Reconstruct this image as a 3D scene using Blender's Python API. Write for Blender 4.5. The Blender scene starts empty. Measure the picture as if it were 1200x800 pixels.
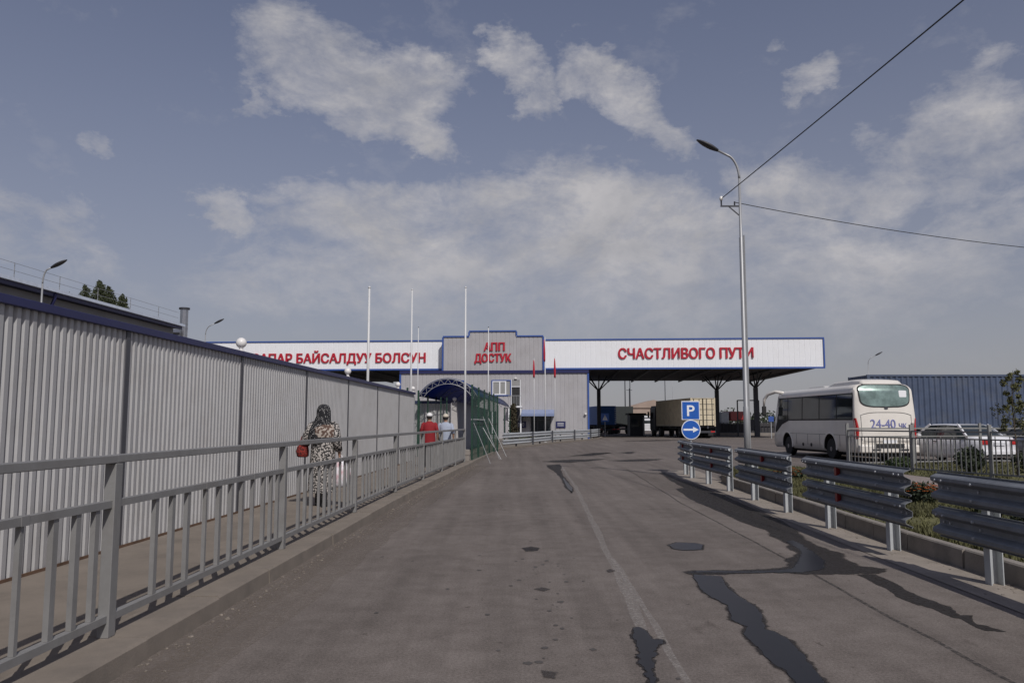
import bpy, bmesh, math, random
from mathutils import Vector, Matrix, noise as mnoise
random.seed(7)
R = math.radians
scene = bpy.context.scene
COL = scene.collection

# ------------------------------------------------------------------ camera
cam_data = bpy.data.cameras.new("camera"); cam_data.lens = 27.99; cam_data.sensor_width = 36
cam_data.clip_start = 0.05; cam_data.clip_end = 6000
cam = bpy.data.objects.new("camera", cam_data); COL.objects.link(cam)
cam.location = (0, 0, 1.5); cam.rotation_euler = (R(90 + 5.82), 0, 0)
scene.camera = cam

# ------------------------------------------------------------------ exposure, sun, sky
scene.view_settings.view_transform = 'Standard'; scene.view_settings.look = 'None'
scene.view_settings.gamma = 1; scene.view_settings.use_curve_mapping = False
scene.view_settings.exposure = -0.30
TO_SUN = Vector((.38, -.94, 1.0)).normalized()
sl = bpy.data.lights.new("sun", 'SUN'); sl.energy = 3.6; sl.angle = R(.55); sl.color = (1, .96, .92)
so = bpy.data.objects.new("sun", sl); COL.objects.link(so)
so.rotation_euler = TO_SUN.to_track_quat('Z', 'Y').to_euler(); so.location = (20, -40, 40)

world = bpy.data.worlds.new("World"); scene.world = world; world.use_nodes = True
def build_world():
    nt = world.node_tree; N = nt.nodes; L = nt.links
    for n in list(N): N.remove(n)
    def nd(t, **k):
        n = N.new(t)
        for a, b in k.items(): setattr(n, a, b)
        return n
    def math_(op, a, b=None, c=None, clamp=False):
        n = nd('ShaderNodeMath', operation=op); n.use_clamp = clamp
        for i, v in enumerate((a, b, c)):
            if v is None: continue
            if isinstance(v, (int, float)): n.inputs[i].default_value = v
            else: L.new(v, n.inputs[i])
        return n.outputs[0]
    def mixc(f, a, b):
        n = nd('ShaderNodeMix', data_type='RGBA')
        for i, v in ((0, f), (6, a), (7, b)):
            if isinstance(v, (int, float)): n.inputs[i].default_value = v
            elif isinstance(v, tuple): n.inputs[i].default_value = (*v, 1)
            else: L.new(v, n.inputs[i])
        return n.outputs[2]
    out = nd('ShaderNodeOutputWorld'); bg = nd('ShaderNodeBackground'); bg.inputs[1].default_value = .08
    sky = nd('ShaderNodeTexSky', sky_type='NISHITA'); sky.sun_disc = False
    sky.sun_elevation = math.asin(TO_SUN.z); sky.sun_rotation = math.atan2(TO_SUN.x, TO_SUN.y)
    sky.air_density = 1.0; sky.dust_density = 2.5; sky.ozone_density = 1.6; sky.altitude = 700
    tc = nd('ShaderNodeTexCoord'); sep = nd('ShaderNodeSeparateXYZ'); L.new(tc.outputs['Generated'], sep.inputs[0])
    x, y, z = sep.outputs
    az = math_('MULTIPLY', math_('ARCTAN2', x, y), 57.2958)
    el = math_('MULTIPLY', math_('ARCSINE', z), 57.2958)
    comb = nd('ShaderNodeCombineXYZ'); L.new(x, comb.inputs[0]); L.new(y, comb.inputs[1]); L.new(math_('MULTIPLY', z, 1.7), comb.inputs[2])
    def noise(scale, detail, rough, dist=0., off=0., v=None, lac=2.1):
        n = nd('ShaderNodeTexNoise', noise_dimensions='4D'); n.inputs['W'].default_value = off
        n.inputs['Scale'].default_value = scale; n.inputs['Detail'].default_value = detail
        n.inputs['Roughness'].default_value = rough; n.inputs['Distortion'].default_value = dist; n.inputs['Lacunarity'].default_value = lac
        L.new(v or comb.outputs[0], n.inputs['Vector']); return n
    n1 = noise(6.5, 12, .62, .5, 1.7).outputs['Fac']
    nw = noise(7.0, 6, .62, 0, 6.1)
    sw = nd('ShaderNodeSeparateColor'); L.new(nw.outputs['Color'], sw.inputs[0])
    azw = math_('ADD', az, math_('MULTIPLY', math_('SUBTRACT', sw.outputs[0], .5), 11.0))
    elw = math_('ADD', el, math_('MULTIPLY', math_('SUBTRACT', sw.outputs[1], .5), 8.0))
    #        az    el   raz  rel  tilt  strength
    blobs = [(-15, 24.2, 5.2, 3.0, -8, 1.0), (-9.5, 23.6, 6.0, 3.2, -12, 1.1), (-6.0, 21.2, 3.6, 1.8, -32, .95), (-12, 21.2, 3.4, 1.5, -5, .7),
             (-.6, 25.0, 3.0, 1.8, -10, 1.0), (1.8, 23.0, 1.7, 2.4, 15, .95),
             (5.6, 24.0, 3.4, 2.2, -20, 1.0), (8.6, 22.0, 4.2, 2.4, -35, 1.05), (11.0, 20.0, 2.8, 1.6, -30, .85),
             (-9.0, 14.6, 10.5, 3.0, 3, .95), (1.5, 14.6, 10, 3.4, -2, 1.05), (9, 13.2, 13, 5.0, -4, 1.15), (-3, 10.6, 19, 4.6, 0, .95), (14, 9.5, 20, 4.5, 0, .9),
             (20, 13.0, 12, 5.0, 6, .85), (30, 17.6, 6.5, 3.8, 12, .95), (33, 13.5, 9, 4.5, 0, .85),
             (20.6, 22.4, 2.2, 1.2, 20, .72), (-18.4, 21.3, 1.4, .8, 10, .55), (-20, 14.4, 2.0, 1.0, -20, .6), (19, 25, 1.2, .7, 0, .5), (-28, 18.5, 1.2, 1.0, -20, .5),
             (-34, 12, 7, 4, 0, .6), (52, 15, 16, 6, 0, .8), (-60, 18, 14, 6, 0, .7)]
    m = None
    for a, e, ra, re, t, s in blobs:
        c, sn = math.cos(R(t)), math.sin(R(t))
        da = math_('SUBTRACT', azw, a); de = math_('SUBTRACT', elw, e)
        u = math_('MULTIPLY', math_('ADD', math_('MULTIPLY', da, c), math_('MULTIPLY', de, sn)), 1 / ra)
        v = math_('MULTIPLY', math_('SUBTRACT', math_('MULTIPLY', de, c), math_('MULTIPLY', da, sn)), 1 / re)
        q = math_('ADD', math_('MULTIPLY', u, u), math_('MULTIPLY', v, v))
        q = math_('MULTIPLY', math_('SUBTRACT', 1.25, q, clamp=True), s)
        m = q if m is None else math_('MAXIMUM', m, q)
    n4 = noise(20.0, 10, .66, .4, 4.4).outputs['Fac']
    dens = math_('ADD', math_('MULTIPLY', m, 1.0), math_('ADD', math_('MULTIPLY', math_('SUBTRACT', n1, .5), 3.6), math_('MULTIPLY', math_('SUBTRACT', n4, .5), 1.8)))
    dens = math_('MULTIPLY', math_('SUBTRACT', dens, .22), .85, clamp=True)
    dens = math_('MULTIPLY', dens, math_('MULTIPLY', math_('ADD', m, .22), 1.9, clamp=True))
    n2 = noise(11, 9, .6, .3, 3.3).outputs['Fac']
    ccol = mixc(math_('MULTIPLY', math_('SUBTRACT', n2, .28), 2.0, clamp=True), CLOUD_DARK, CLOUD_LIGHT)
    # hazy air: paler and greyer towards the horizon
    h = math_('POWER', math_('SUBTRACT', 1.0, math_('MULTIPLY', math_('ABSOLUTE', el), 1 / 34, clamp=True)), 1.6)
    tint = nd('ShaderNodeMix', data_type='RGBA', blend_type='MULTIPLY'); tint.inputs[0].default_value = 1; L.new(sky.outputs[0], tint.inputs[6]); tint.inputs[7].default_value = (*SKY_TINT, 1)
    hs = mixc(math_('ADD', math_('MULTIPLY', h, .66), .20), tint.outputs[2], HAZE)
    # thin veil low in the sky
    low = math_('SUBTRACT', 1.0, math_('MULTIPLY', math_('SUBTRACT', el, 4.0), 1 / 9.0, clamp=True))
    dens = math_('MULTIPLY', dens, math_('SUBTRACT', .95, math_('MULTIPLY', low, .62)))
    L.new(mixc(dens, hs, ccol), bg.inputs[0]); L.new(bg.outputs[0], out.inputs[0])
CLOUD_DARK = (5.3, 5.3, 5.7); CLOUD_LIGHT = (8.6, 8.3, 8.4); HAZE = (5.1, 5.05, 5.3); SKY_TINT = (.90, .875, 1.05)
build_world()

# ------------------------------------------------------------------ materials
MATS = {}
def mat(name, col, rough=.6, metal=0., var=.12, scale=4., bump=0., bscale=40., spec=.5, dirt=None, dirt_amt=0., coat=0., dscale=2.2):
    if name in MATS: return MATS[name]
    m = bpy.data.materials.new(name); m.use_nodes = True; nt = m.node_tree; L = nt.links
    b = nt.nodes['Principled BSDF']; b.inputs['Roughness'].default_value = rough; b.inputs['Metallic'].default_value = metal
    b.inputs['Specular IOR Level'].default_value = spec; b.inputs['Coat Weight'].default_value = coat
    tc = nt.nodes.new('ShaderNodeTexCoord')
    n = nt.nodes.new('ShaderNodeTexNoise'); n.inputs['Scale'].default_value = scale; n.inputs['Detail'].default_value = 6
    n.inputs['Roughness'].default_value = .65; L.new(tc.outputs['Object'], n.inputs['Vector'])
    r = nt.nodes.new('ShaderNodeValToRGB'); e = r.color_ramp.elements
    e[0].position = .3; e[1].position = .7
    e[0].color = (*[c * (1 - var) for c in col], 1); e[1].color = (*[min(1, c * (1 + var)) for c in col], 1)
    L.new(n.outputs['Fac'], r.inputs[0]); src = r.outputs[0]
    if dirt:
        n3 = nt.nodes.new('ShaderNodeTexNoise'); n3.inputs['Scale'].default_value = dscale; n3.inputs['Detail'].default_value = 9
        n3.inputs['Roughness'].default_value = .7; L.new(tc.outputs['Object'], n3.inputs['Vector'])
        mr = nt.nodes.new('ShaderNodeMapRange'); mr.inputs[1].default_value = .48; mr.inputs[2].default_value = .72; mr.inputs[4].default_value = dirt_amt
        L.new(n3.outputs['Fac'], mr.inputs[0])
        mx = nt.nodes.new('ShaderNodeMix'); mx.data_type = 'RGBA'; mx.inputs[7].default_value = (*dirt, 1)
        L.new(mr.outputs[0], mx.inputs[0]); L.new(src, mx.inputs[6]); src = mx.outputs[2]
    L.new(src, b.inputs['Base Color'])
    if bump:
        n2 = nt.nodes.new('ShaderNodeTexNoise'); n2.inputs['Scale'].default_value = bscale; n2.inputs['Detail'].default_value = 4
        L.new(tc.outputs['Object'], n2.inputs['Vector'])
        bp = nt.nodes.new('ShaderNodeBump'); bp.inputs['Strength'].default_value = bump; bp.inputs['Distance'].default_value = .01
        L.new(n2.outputs['Fac'], bp.inputs['Height']); L.new(bp.outputs[0], b.inputs['Normal'])
    MATS[name] = m; return m

def road_material():
    m = bpy.data.materials.new("asphalt"); m.use_nodes = True; nt = m.node_tree; L = nt.links; N = nt.nodes
    b = N['Principled BSDF']; b.inputs['Roughness'].default_value = .88; b.inputs['Specular IOR Level'].default_value = .25
    tc = N.new('ShaderNodeTexCoord')
    def noise(scale, det, sx=1, sy=1, rough=.6, rot=0):
        mp = N.new('ShaderNodeMapping'); mp.inputs['Scale'].default_value = (sx, sy, 1); mp.inputs['Rotation'].default_value = (0, 0, rot)
        L.new(tc.outputs['Object'], mp.inputs[0])
        n = N.new('ShaderNodeTexNoise'); n.inputs['Scale'].default_value = scale; n.inputs['Detail'].default_value = det; n.inputs['Roughness'].default_value = rough
        L.new(mp.outputs[0], n.inputs['Vector']); return n.outputs['Fac']
    def ramp(f, p0, p1, c0, c1):
        r = N.new('ShaderNodeValToRGB'); r.color_ramp.elements[0].position = p0; r.color_ramp.elements[1].position = p1
        r.color_ramp.elements[0].color = (*c0, 1); r.color_ramp.elements[1].color = (*c1, 1); L.new(f, r.inputs[0]); return r.outputs[0]
    def mul(a, bb, f=1.):
        x = N.new('ShaderNodeMix'); x.data_type = 'RGBA'; x.blend_type = 'MULTIPLY'; x.inputs[0].default_value = f
        L.new(a, x.inputs[6]); L.new(bb, x.inputs[7]); return x.outputs[2]
    base = ramp(noise(.35, 6), .3, .7, (.144, .124, .111), (.192, .168, .151))
    streak = ramp(noise(1.0, 6, 2.6, .10, rot=R(3)), .32, .68, (.80, .79, .78), (1.12, 1.11, 1.10))   # tyre-polished lanes
    c = mul(base, streak)
    fine = ramp(noise(55, 3), .35, .65, (.78, .78, .78), (1.18, 1.18, 1.18)); c = mul(c, fine); fin2 = ramp(noise(170, 2), .35, .65, (.72, .72, .72), (1.22, 1.22, 1.22)); c = mul(c, fin2)
    med = ramp(noise(3.5, 8, rough=.7), .36, .62, (.84, .83, .82), (1.07, 1.07, 1.07)); c = mul(c, med)
    spot = ramp(noise(7.0, 3, 1, .6), .27, .31, (.55, .53, .52), (1, 1, 1)); c = mul(c, spot)           # oil drops
    spot2 = ramp(noise(1.7, 5, 1, .35), .27, .33, (.66, .64, .63), (1, 1, 1)); c = mul(c, spot2)
    pale = ramp(noise(38, 2), .76, .79, (1, 1, 1), (1.6, 1.55, 1.5)); c = mul(c, pale)                   # bright grit
    L.new(c, b.inputs['Base Color'])
    bp = N.new('ShaderNodeBump'); bp.inputs['Strength'].default_value = .35; bp.inputs['Distance'].default_value = .006
    L.new(noise(90, 4), bp.inputs['Height']); L.new(bp.outputs[0], b.inputs['Normal'])
    return m
def worn_paint(name, col, lo, hi):
    m = bpy.data.materials.new(name); m.use_nodes = True; nt = m.node_tree; L = nt.links; N = nt.nodes
    b = N['Principled BSDF']; b.inputs['Base Color'].default_value = (*col, 1); b.inputs['Roughness'].default_value = .85
    tc = N.new('ShaderNodeTexCoord'); n = N.new('ShaderNodeTexNoise'); n.inputs['Scale'].default_value = 22; n.inputs['Detail'].default_value = 8
    n.inputs['Roughness'].default_value = .75; L.new(tc.outputs['Object'], n.inputs['Vector'])
    mr = N.new('ShaderNodeMapRange'); mr.inputs[1].default_value = lo; mr.inputs[2].default_value = hi; mr.inputs[4].default_value = .75
    L.new(n.outputs['Fac'], mr.inputs[0]); L.new(mr.outputs[0], b.inputs['Alpha']); return m
def pattern_cloth(name, c0, c1, scale, lo=.48, hi=.54, kind='noise'):
    m = bpy.data.materials.new(name); m.use_nodes = True; nt = m.node_tree; L = nt.links; N = nt.nodes
    b = N['Principled BSDF']; b.inputs['Roughness'].default_value = .9
    tc = N.new('ShaderNodeTexCoord')
    if kind == 'dots':
        n = N.new('ShaderNodeTexVoronoi'); n.inputs['Scale'].default_value = scale; n.inputs['Randomness'].default_value = .35; f = n.outputs['Distance']
    else:
        n = N.new('ShaderNodeTexNoise'); n.inputs['Scale'].default_value = scale; n.inputs['Detail'].default_value = 3; f = n.outputs['Fac']
    L.new(tc.outputs['Object'], n.inputs['Vector'])
    r = N.new('ShaderNodeValToRGB'); r.color_ramp.elements[0].position = lo; r.color_ramp.elements[1].position = hi
    r.color_ramp.elements[0].color = (*c0, 1); r.color_ramp.elements[1].color = (*c1, 1)
    L.new(f, r.inputs[0]); L.new(r.outputs[0], b.inputs['Base Color']); return m

ASPHALT = road_material()
DUST = mat("dusty_ground", (.17, .15, .125), .95, var=.2, scale=.6, bump=.3, bscale=30)
PAVING = mat("walkway_concrete", (.19, .160, .13), .92, var=.13, scale=1.3, bump=.25, bscale=60, dirt=(.10, .085, .07), dirt_amt=.5)
KERB = mat("kerb_concrete", (.195, .165, .135), .92, var=.14, scale=2.5, bump=.3, bscale=70, dirt=(.12, .105, .09), dirt_amt=.6)
KERB_GREY = mat("kerb_grey_concrete", (.24, .215, .19), .92, var=.16, scale=2.0, bump=.4, bscale=45, dirt=(.11, .1, .09), dirt_amt=.6)
SAND = mat("sand", (.265, .228, .19), .95, var=.15, scale=3, bump=.4, bscale=50, dirt=(.16, .14, .115), dirt_amt=.6)
STAIN_OLD = mat("wet_asphalt_plain", (.036, .032, .031), .6, var=.15, scale=5, spec=.25, bump=.1, bscale=90)
WATER_OLD = mat("shallow_water_plain", (.030, .030, .034), .22, var=.15, scale=3, spec=.16, bump=.02, bscale=8)
TAR = worn_paint("tar_seam", (.035, .032, .03), .38, .6)
PAINT = worn_paint("worn_road_paint", (.30, .272, .248), .32, .62)
SHEET = mat("grey_sheet_steel", (.42, .415, .412), .5, .1, var=.06, scale=.9, bump=.35, bscale=1.6, dirt=(.25, .22, .19), dirt_amt=.3)
SEAM = mat("dark_grey_strip", (.075, .075, .085), .5, .2, var=.1)
BLUE = mat("navy_trim", (.018, .020, .085), .45, var=.1)
BLUE2 = mat("blue_trim", (.035, .085, .30), .45, var=.1)
RAIL = mat("grey_rail_paint", (.225, .222, .216), .55, .12, var=.1, scale=6, dirt=(.17, .155, .14), dirt_amt=.5, bump=.05)
GALV = mat("galvanised_steel", (.195, .207, .225), .62, .15, var=.16, scale=7, dirt=(.15, .15, .15), dirt_amt=.5, bump=.05)
GALV_L = mat("galvanised_post", (.46, .48, .49), .55, .2, var=.1, scale=5, dirt=(.35, .34, .32), dirt_amt=.5)
POLE = mat("pole_paint", (.32, .325, .33), .45, .3, var=.07, scale=2)
WHITEP = mat("white_pole_paint", (.60, .60, .59), .45, var=.05)
BOLT = mat("bright_bolt", (.42, .43, .44), .6, .2, var=.1)
REDR = mat("red_reflector", (.22, .010, .012), .3, var=.1)
GLOBE = mat("white_globe_plastic", (.75, .73, .70), .35, var=.05)
FASCIA = mat("white_fascia", (.80, .81, .82), .45, var=.03, scale=.6, dirt=(.5, .48, .45), dirt_amt=.25, dscale=.6)
CLAD = mat("grey_cladding", (.39, .38, .385), .5, var=.05, scale=.8, dirt=(.25, .23, .22), dirt_amt=.3, dscale=.7)
LETTER = mat("red_letter", (.45, .012, .03), .4, var=.06)
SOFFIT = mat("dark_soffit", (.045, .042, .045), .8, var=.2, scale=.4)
STEELDK = mat("dark_steel", (.05, .052, .06), .55, .3, var=.15)
GLASSDK = mat("dark_glass", (.035, .045, .05), .06, .25, var=.3, scale=1.2, spec=.8)
WINGREY = mat("blind_glass", (.28, .28, .27), .15, var=.08, spec=.6)
GREEN = mat("green_fence_paint", (.009, .043, .026), .5, var=.15)
POLYBLUE = mat("blue_roof_sheet", (.03, .06, .19), .35, var=.15, scale=1)
def make_translucent(m, col, f):
    nt = m.node_tree; o = nt.nodes['Material Output']; t = nt.nodes.new('ShaderNodeBsdfTranslucent'); t.inputs[0].default_value = (*col, 1)
    x = nt.nodes.new('ShaderNodeMixShader'); x.inputs[0].default_value = f; nt.links.new(nt.nodes['Principled BSDF'].outputs[0], x.inputs[1]); nt.links.new(t.outputs[0], x.inputs[2]); nt.links.new(x.outputs[0], o.inputs[0])
make_translucent(POLYBLUE, (.05, .10, .36), .45)
BUSW = mat("bus_cream_paint", (.74, .70, .63), .28, var=.03, scale=1.2, dirt=(.55, .5, .43), dirt_amt=.3, coat=.4)
BUSGL = mat("bus_side_glass", (.04, .05, .052), .05, .45, var=.5, scale=.9, spec=.9)
BUSRW = mat("bus_rear_glass", (.25, .34, .30), .22, .55, var=.45, scale=2.2, spec=.9)
BLACK = mat("black_rubber", (.018, .018, .018), .75, var=.2)
RIM = mat("wheel_rim", (.25, .25, .26), .4, .6, var=.15)
TAIL = mat("red_tail_lamp", (.45, .02, .02), .18, var=.15, coat=.5)
BLUEBOX = mat("blue_container_paint", (.062, .085, .14), .55, var=.22, scale=1.2, dirt=(.10, .11, .13), dirt_amt=.6, dscale=1.4)
TANBOX = mat("tan_container_paint", (.62, .54, .38), .55, var=.12, scale=1.5, dirt=(.30, .22, .14), dirt_amt=.5)
TARPBLUE = mat("blue_tarpaulin", (.03, .11, .33), .6, var=.15)
TARPDK = mat("dark_tarpaulin", (.03, .035, .035), .7, var=.2)
TRUCKRED = mat("red_truck_paint", (.30, .02, .02), .35, var=.08, coat=.3)
CARW = mat("white_car_paint", (.72, .72, .73), .25, var=.03, coat=.6)
CARG = mat("silver_car_paint", (.36, .37, .39), .3, .4, var=.05, coat=.6)
SIGNB = mat("blue_sign_face", (.015, .10, .42), .35, var=.06)
SIGNW = mat("white_sign_face", (.78, .79, .80), .4, var=.03)
CABLE = mat("black_cable", (.025, .025, .025), .6)
LAMPHD = mat("dark_lamp_housing", (.05, .05, .055), .5, .3)
LEAF = mat("leaf_green", (.05, .075, .025), .7, var=.5, scale=5)
LEAF_Y = mat("leaf_olive", (.085, .085, .025), .7, var=.45, scale=6)
LEAF_D = mat("leaf_dark", (.03, .042, .02), .75, var=.45, scale=3)
LEAF_T = mat('leaf_tree', (.045, .055, .022), .75, var=.4, scale=3)
CONIF = mat("brown_green_needles", (.05, .042, .022), .8, var=.45, scale=6)
BARK = mat("bark", (.09, .07, .05), .9, var=.3, scale=12)
FLOWER = mat("orange_petals", (.42, .11, .02), .6, var=.35, scale=20)
FLOWER_R = mat("red_petals", (.34, .035, .02), .6, var=.35, scale=20)
TURF = mat("turf_soil", (.10, .095, .035), .95, var=.55, scale=1.4, bump=.5, bscale=60)
BLADE = mat("grass_blade", (.082, .080, .030), .8, var=.55, scale=1.2)
PATHM = mat("pink_paving", (.24, .20, .18), .92, var=.1, scale=2, bump=.2)
SKIN = mat("skin", (.36, .21, .14), .55, var=.05)
BRICKY = mat("pinkish_plaster", (.34, .26, .21), .85, var=.12, scale=.4)
SHEDW = mat("shed_grey_wall", (.20, .195, .195), .6, var=.12, scale=.5)
STAINLESS = mat("stainless_pipe", (.42, .42, .43), .28, .9, var=.12, scale=6)

# ------------------------------------------------------------------ mesh builder
class MB:
    def __init__(s): s.v = []; s.f = []
    def add(s, vs, fs):
        o = len(s.v); s.v += [tuple(v) for v in vs]; s.f += [tuple(o + i for i in f) for f in fs]; return s
    def box(s, c, d, rz=0., M=None):
        x, y, z = (q / 2 for q in d); vs = [Vector((a, b, e)) for a in (-x, x) for b in (-y, y) for e in (-z, z)]
        m = Matrix.Rotation(rz, 3, 'Z') if M is None else M
        return s.add([m @ v + Vector(c) for v in vs], [(0, 1, 3, 2), (4, 6, 7, 5), (0, 4, 5, 1), (2, 3, 7, 6), (0, 2, 6, 4), (1, 5, 7, 3)])
    def bar(s, p0, p1, w, h=None, up=(0, 0, 1)):
        p0, p1 = Vector(p0), Vector(p1); h = h or w; d = (p1 - p0); L = d.length; d.normalize()
        u = Vector(up)
        if abs(d.dot(u)) > .98: u = Vector((0, 1, 0))
        a = d.cross(u).normalized(); b = a.cross(d)
        M = Matrix((a, d, b)).transposed()
        return s.box((p0 + p1) / 2, (w, L, h), M=M)
    def tube(s, pts, r, n=8, caps=True):
        pts = [Vector(p) for p in pts]; rs = r if isinstance(r, (list, tuple)) else [r] * len(pts); vs = []; a = None
        for i, p in enumerate(pts):
            d = (pts[min(i + 1, len(pts) - 1)] - pts[max(i - 1, 0)]).normalized()
            if a is None:
                u = Vector((0, 0, 1)) if abs(d.z) < .9 else Vector((1, 0, 0)); a = d.cross(u).normalized()
            else: a = (a - d * a.dot(d)).normalized()
            b = d.cross(a)
            vs += [p + (a * math.cos(t) + b * math.sin(t)) * rs[i] for t in (2 * math.pi * k / n for k in range(n))]
        fs = [(i * n + k, i * n + (k + 1) % n, (i + 1) * n + (k + 1) % n, (i + 1) * n + k) for i in range(len(pts) - 1) for k in range(n)]
        if caps: fs += [tuple(range(n))[::-1], tuple((len(pts) - 1) * n + k for k in range(n))]
        return s.add(vs, fs)
    def rings(s, rings, caps=True, close=True):
        n = len(rings[0]); vs = [p for r in rings for p in r]; m = n if close else n - 1
        fs = [(i * n + k, i * n + (k + 1) % n, (i + 1) * n + (k + 1) % n, (i + 1) * n + k) for i in range(len(rings) - 1) for k in range(m)]
        if caps: fs += [tuple(range(n))[::-1], tuple((len(rings) - 1) * n + k for k in range(n))]
        return s.add(vs, fs)
    def sphere(s, c, r, n=12, m=8, sc=(1, 1, 1)):
        c = Vector(c)
        rg = [[c + Vector((r * sc[0] * math.sin(t) * math.cos(p), r * sc[1] * math.sin(t) * math.sin(p), -r * sc[2] * math.cos(t))) for p in (2 * math.pi * k / n for k in range(n))]
              for t in (math.pi * (.02 + .96 * i / m) for i in range(m + 1))]
        return s.rings(rg)
    def prism(s, poly, z0, z1):
        n = len(poly); vs = [(x, y, z0) for x, y in poly] + [(x, y, z1) for x, y in poly]
        return s.add(vs, [tuple(range(n))[::-1], tuple(range(n, 2 * n))] + [(k, (k + 1) % n, n + (k + 1) % n, n + k) for k in range(n)])
    def sheet(s, poly, z): return s.add([(x, y, z) for x, y in poly], [tuple(range(len(poly)))])
    def disc(s, c, r, axis='x', t=.05, n=24):
        c = Vector(c); e = {'x': Vector((1, 0, 0)), 'y': Vector((0, 1, 0)), 'z': Vector((0, 0, 1))}[axis] * t / 2
        pts = [c - e, c + e]; return s.tube(pts, r, n)
    def build(s, name, m, parent=None, smooth=False, bevel=0., tri=False):
        me = bpy.data.meshes.new(name); me.from_pydata(s.v, [], s.f); me.update()
        bm = bmesh.new(); bm.from_mesh(me)
        if tri: bmesh.ops.triangulate(bm, faces=[f for f in bm.faces if len(f.verts) > 4])
        bmesh.ops.recalc_face_normals(bm, faces=bm.faces); bm.to_mesh(me); bm.free()
        me.materials.append(m)
        if smooth:
            for p in me.polygons: p.use_smooth = True
        o = bpy.data.objects.new(name, me); COL.objects.link(o)
        if parent: o.parent = parent
        if bevel:
            b = o.modifiers.new("bevel", 'BEVEL'); b.width = bevel; b.segments = 2; b.limit_method = 'ANGLE'; b.angle_limit = R(40)
        return o
def smooth_angle(o, deg=35):
    me = o.data
    for p in me.polygons: p.use_smooth = True
    bm = bmesh.new(); bm.from_mesh(me)
    for e in bm.edges:
        if len(e.link_faces) == 2 and e.calc_face_angle(0) > R(deg): e.smooth = False
    bm.to_mesh(me); bm.free(); return o
def tag(o, label, cat, group=None):
    o['label'] = label; o['category'] = cat
    if group: o['group'] = group
    return o
def thing(name, label, cat, loc=(0, 0, 0), rz=0., group=None):
    o = bpy.data.objects.new(name, None); COL.objects.link(o); o.location = loc; o.rotation_euler = (0, 0, rz); o.empty_display_size = .3
    return tag(o, label, cat, group)
def struct(name, mb, m, **k):
    o = mb.build(name, m, **k); o['kind'] = 'structure'; return o
def dup(root, loc, rz=0., label=None, group=None):
    r = root.copy(); COL.objects.link(r); r.location = loc; r.rotation_euler = (0, 0, rz)
    if label: r['label'] = label
    if group: r['group'] = group
    for ch in list(root.children):
        c = ch.copy(); COL.objects.link(c); c.parent = r
        for g in list(ch.children):
            d = g.copy(); COL.objects.link(d); d.parent = c
    return r
def text_verts(s, cap_h, width=None, depth=.05, bold=.0, xs=None):
    cu = bpy.data.curves.new("t", 'FONT'); cu.body = s; cu.size = 1; cu.extrude = .02; cu.offset = bold; cu.resolution_u = 4
    ob = bpy.data.objects.new("t", cu); COL.objects.link(ob); dg = bpy.context.evaluated_depsgraph_get(); dg.update()
    me = bpy.data.meshes.new_from_object(ob.evaluated_get(dg)); vs = [v.co.copy() for v in me.vertices]; fs = [tuple(p.vertices) for p in me.polygons]
    bpy.data.objects.remove(ob); bpy.data.curves.remove(cu); bpy.data.meshes.remove(me)
    x0 = min(v.x for v in vs); x1 = max(v.x for v in vs); sc = cap_h / .727
    sx = xs if xs else (width / (x1 - x0) if width else sc)
    return [((v.x - x0) * sx, v.y * sc, (v.z / .02) * depth / 2) for v in vs], fs, sx, x1 - x0
def put_text(mb, s, x, y, z, cap_h, width=None, depth=.06, bold=.02, xs=None, right=False, heavy=0.):
    """Letters standing in the x-z plane, facing -y."""
    vs, fs, sx, w = text_verts(s, cap_h, width, depth, bold, xs); ox = x - w * sx if right else x
    for k, dx in enumerate((0,) if not heavy else (-heavy, 0, heavy)): mb.add([(ox + a + dx, y - c - .004 * k, z + b + (.003 * k if heavy else 0)) for a, b, c in vs], fs)
    return w * sx
def corrug(mb, p0, p1, z0, z1, pitch, depth, ridge=.5, slope=.14, side=1, thick=.0):
    """Folded sheet from p0 to p1 (x,y); ridges stand out to the right hand side of the run (side=1)."""
    p0, p1 = Vector((*p0, 0)), Vector((*p1, 0)); d = p1 - p0; L = d.length; d.normalize(); nrm = Vector((d.y, -d.x, 0)) * side
    prof = []; t = 0.
    while t < L - 1e-6:
        for a, h in ((0, 0), (1 - ridge - 2 * slope, 0), (1 - ridge - slope, 1), (1 - slope, 1)):
            q = t + a * pitch
            if q <= L: prof.append((q, h))
        t += pitch
    prof.append((L, 0)); vs = []
    for q, h in prof:
        b = p0 + d * q + nrm * (h * depth); vs += [(b.x, b.y, z0), (b.x, b.y, z1)]
    mb.add(vs, [(2 * i, 2 * i + 2, 2 * i + 3, 2 * i + 1) for i in range(len(prof) - 1)])
def leaves(mb, c, r, n, size, seed=0, shell=.3):
    rnd = random.Random(seed); c = Vector(c)
    for _ in range(n):
        d = Vector((rnd.gauss(0, 1), rnd.gauss(0, 1), rnd.gauss(0, 1))).normalized(); k = (shell + (1 - shell) * rnd.random()) ** .6
        p = c + Vector((d.x * r[0], d.y * r[1], d.z * r[2])) * k
        a = Vector((rnd.gauss(0, 1), rnd.gauss(0, 1), rnd.gauss(0, 1))).normalized(); b = a.cross(Vector((rnd.gauss(0, 1), rnd.gauss(0, 1), .3))).normalized()
        s_ = size * rnd.uniform(.6, 1.3)
        mb.add([p - a * s_, p + b * s_ * .45, p + a * s_, p - b * s_ * .45], [(0, 1, 2, 3)])

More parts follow.
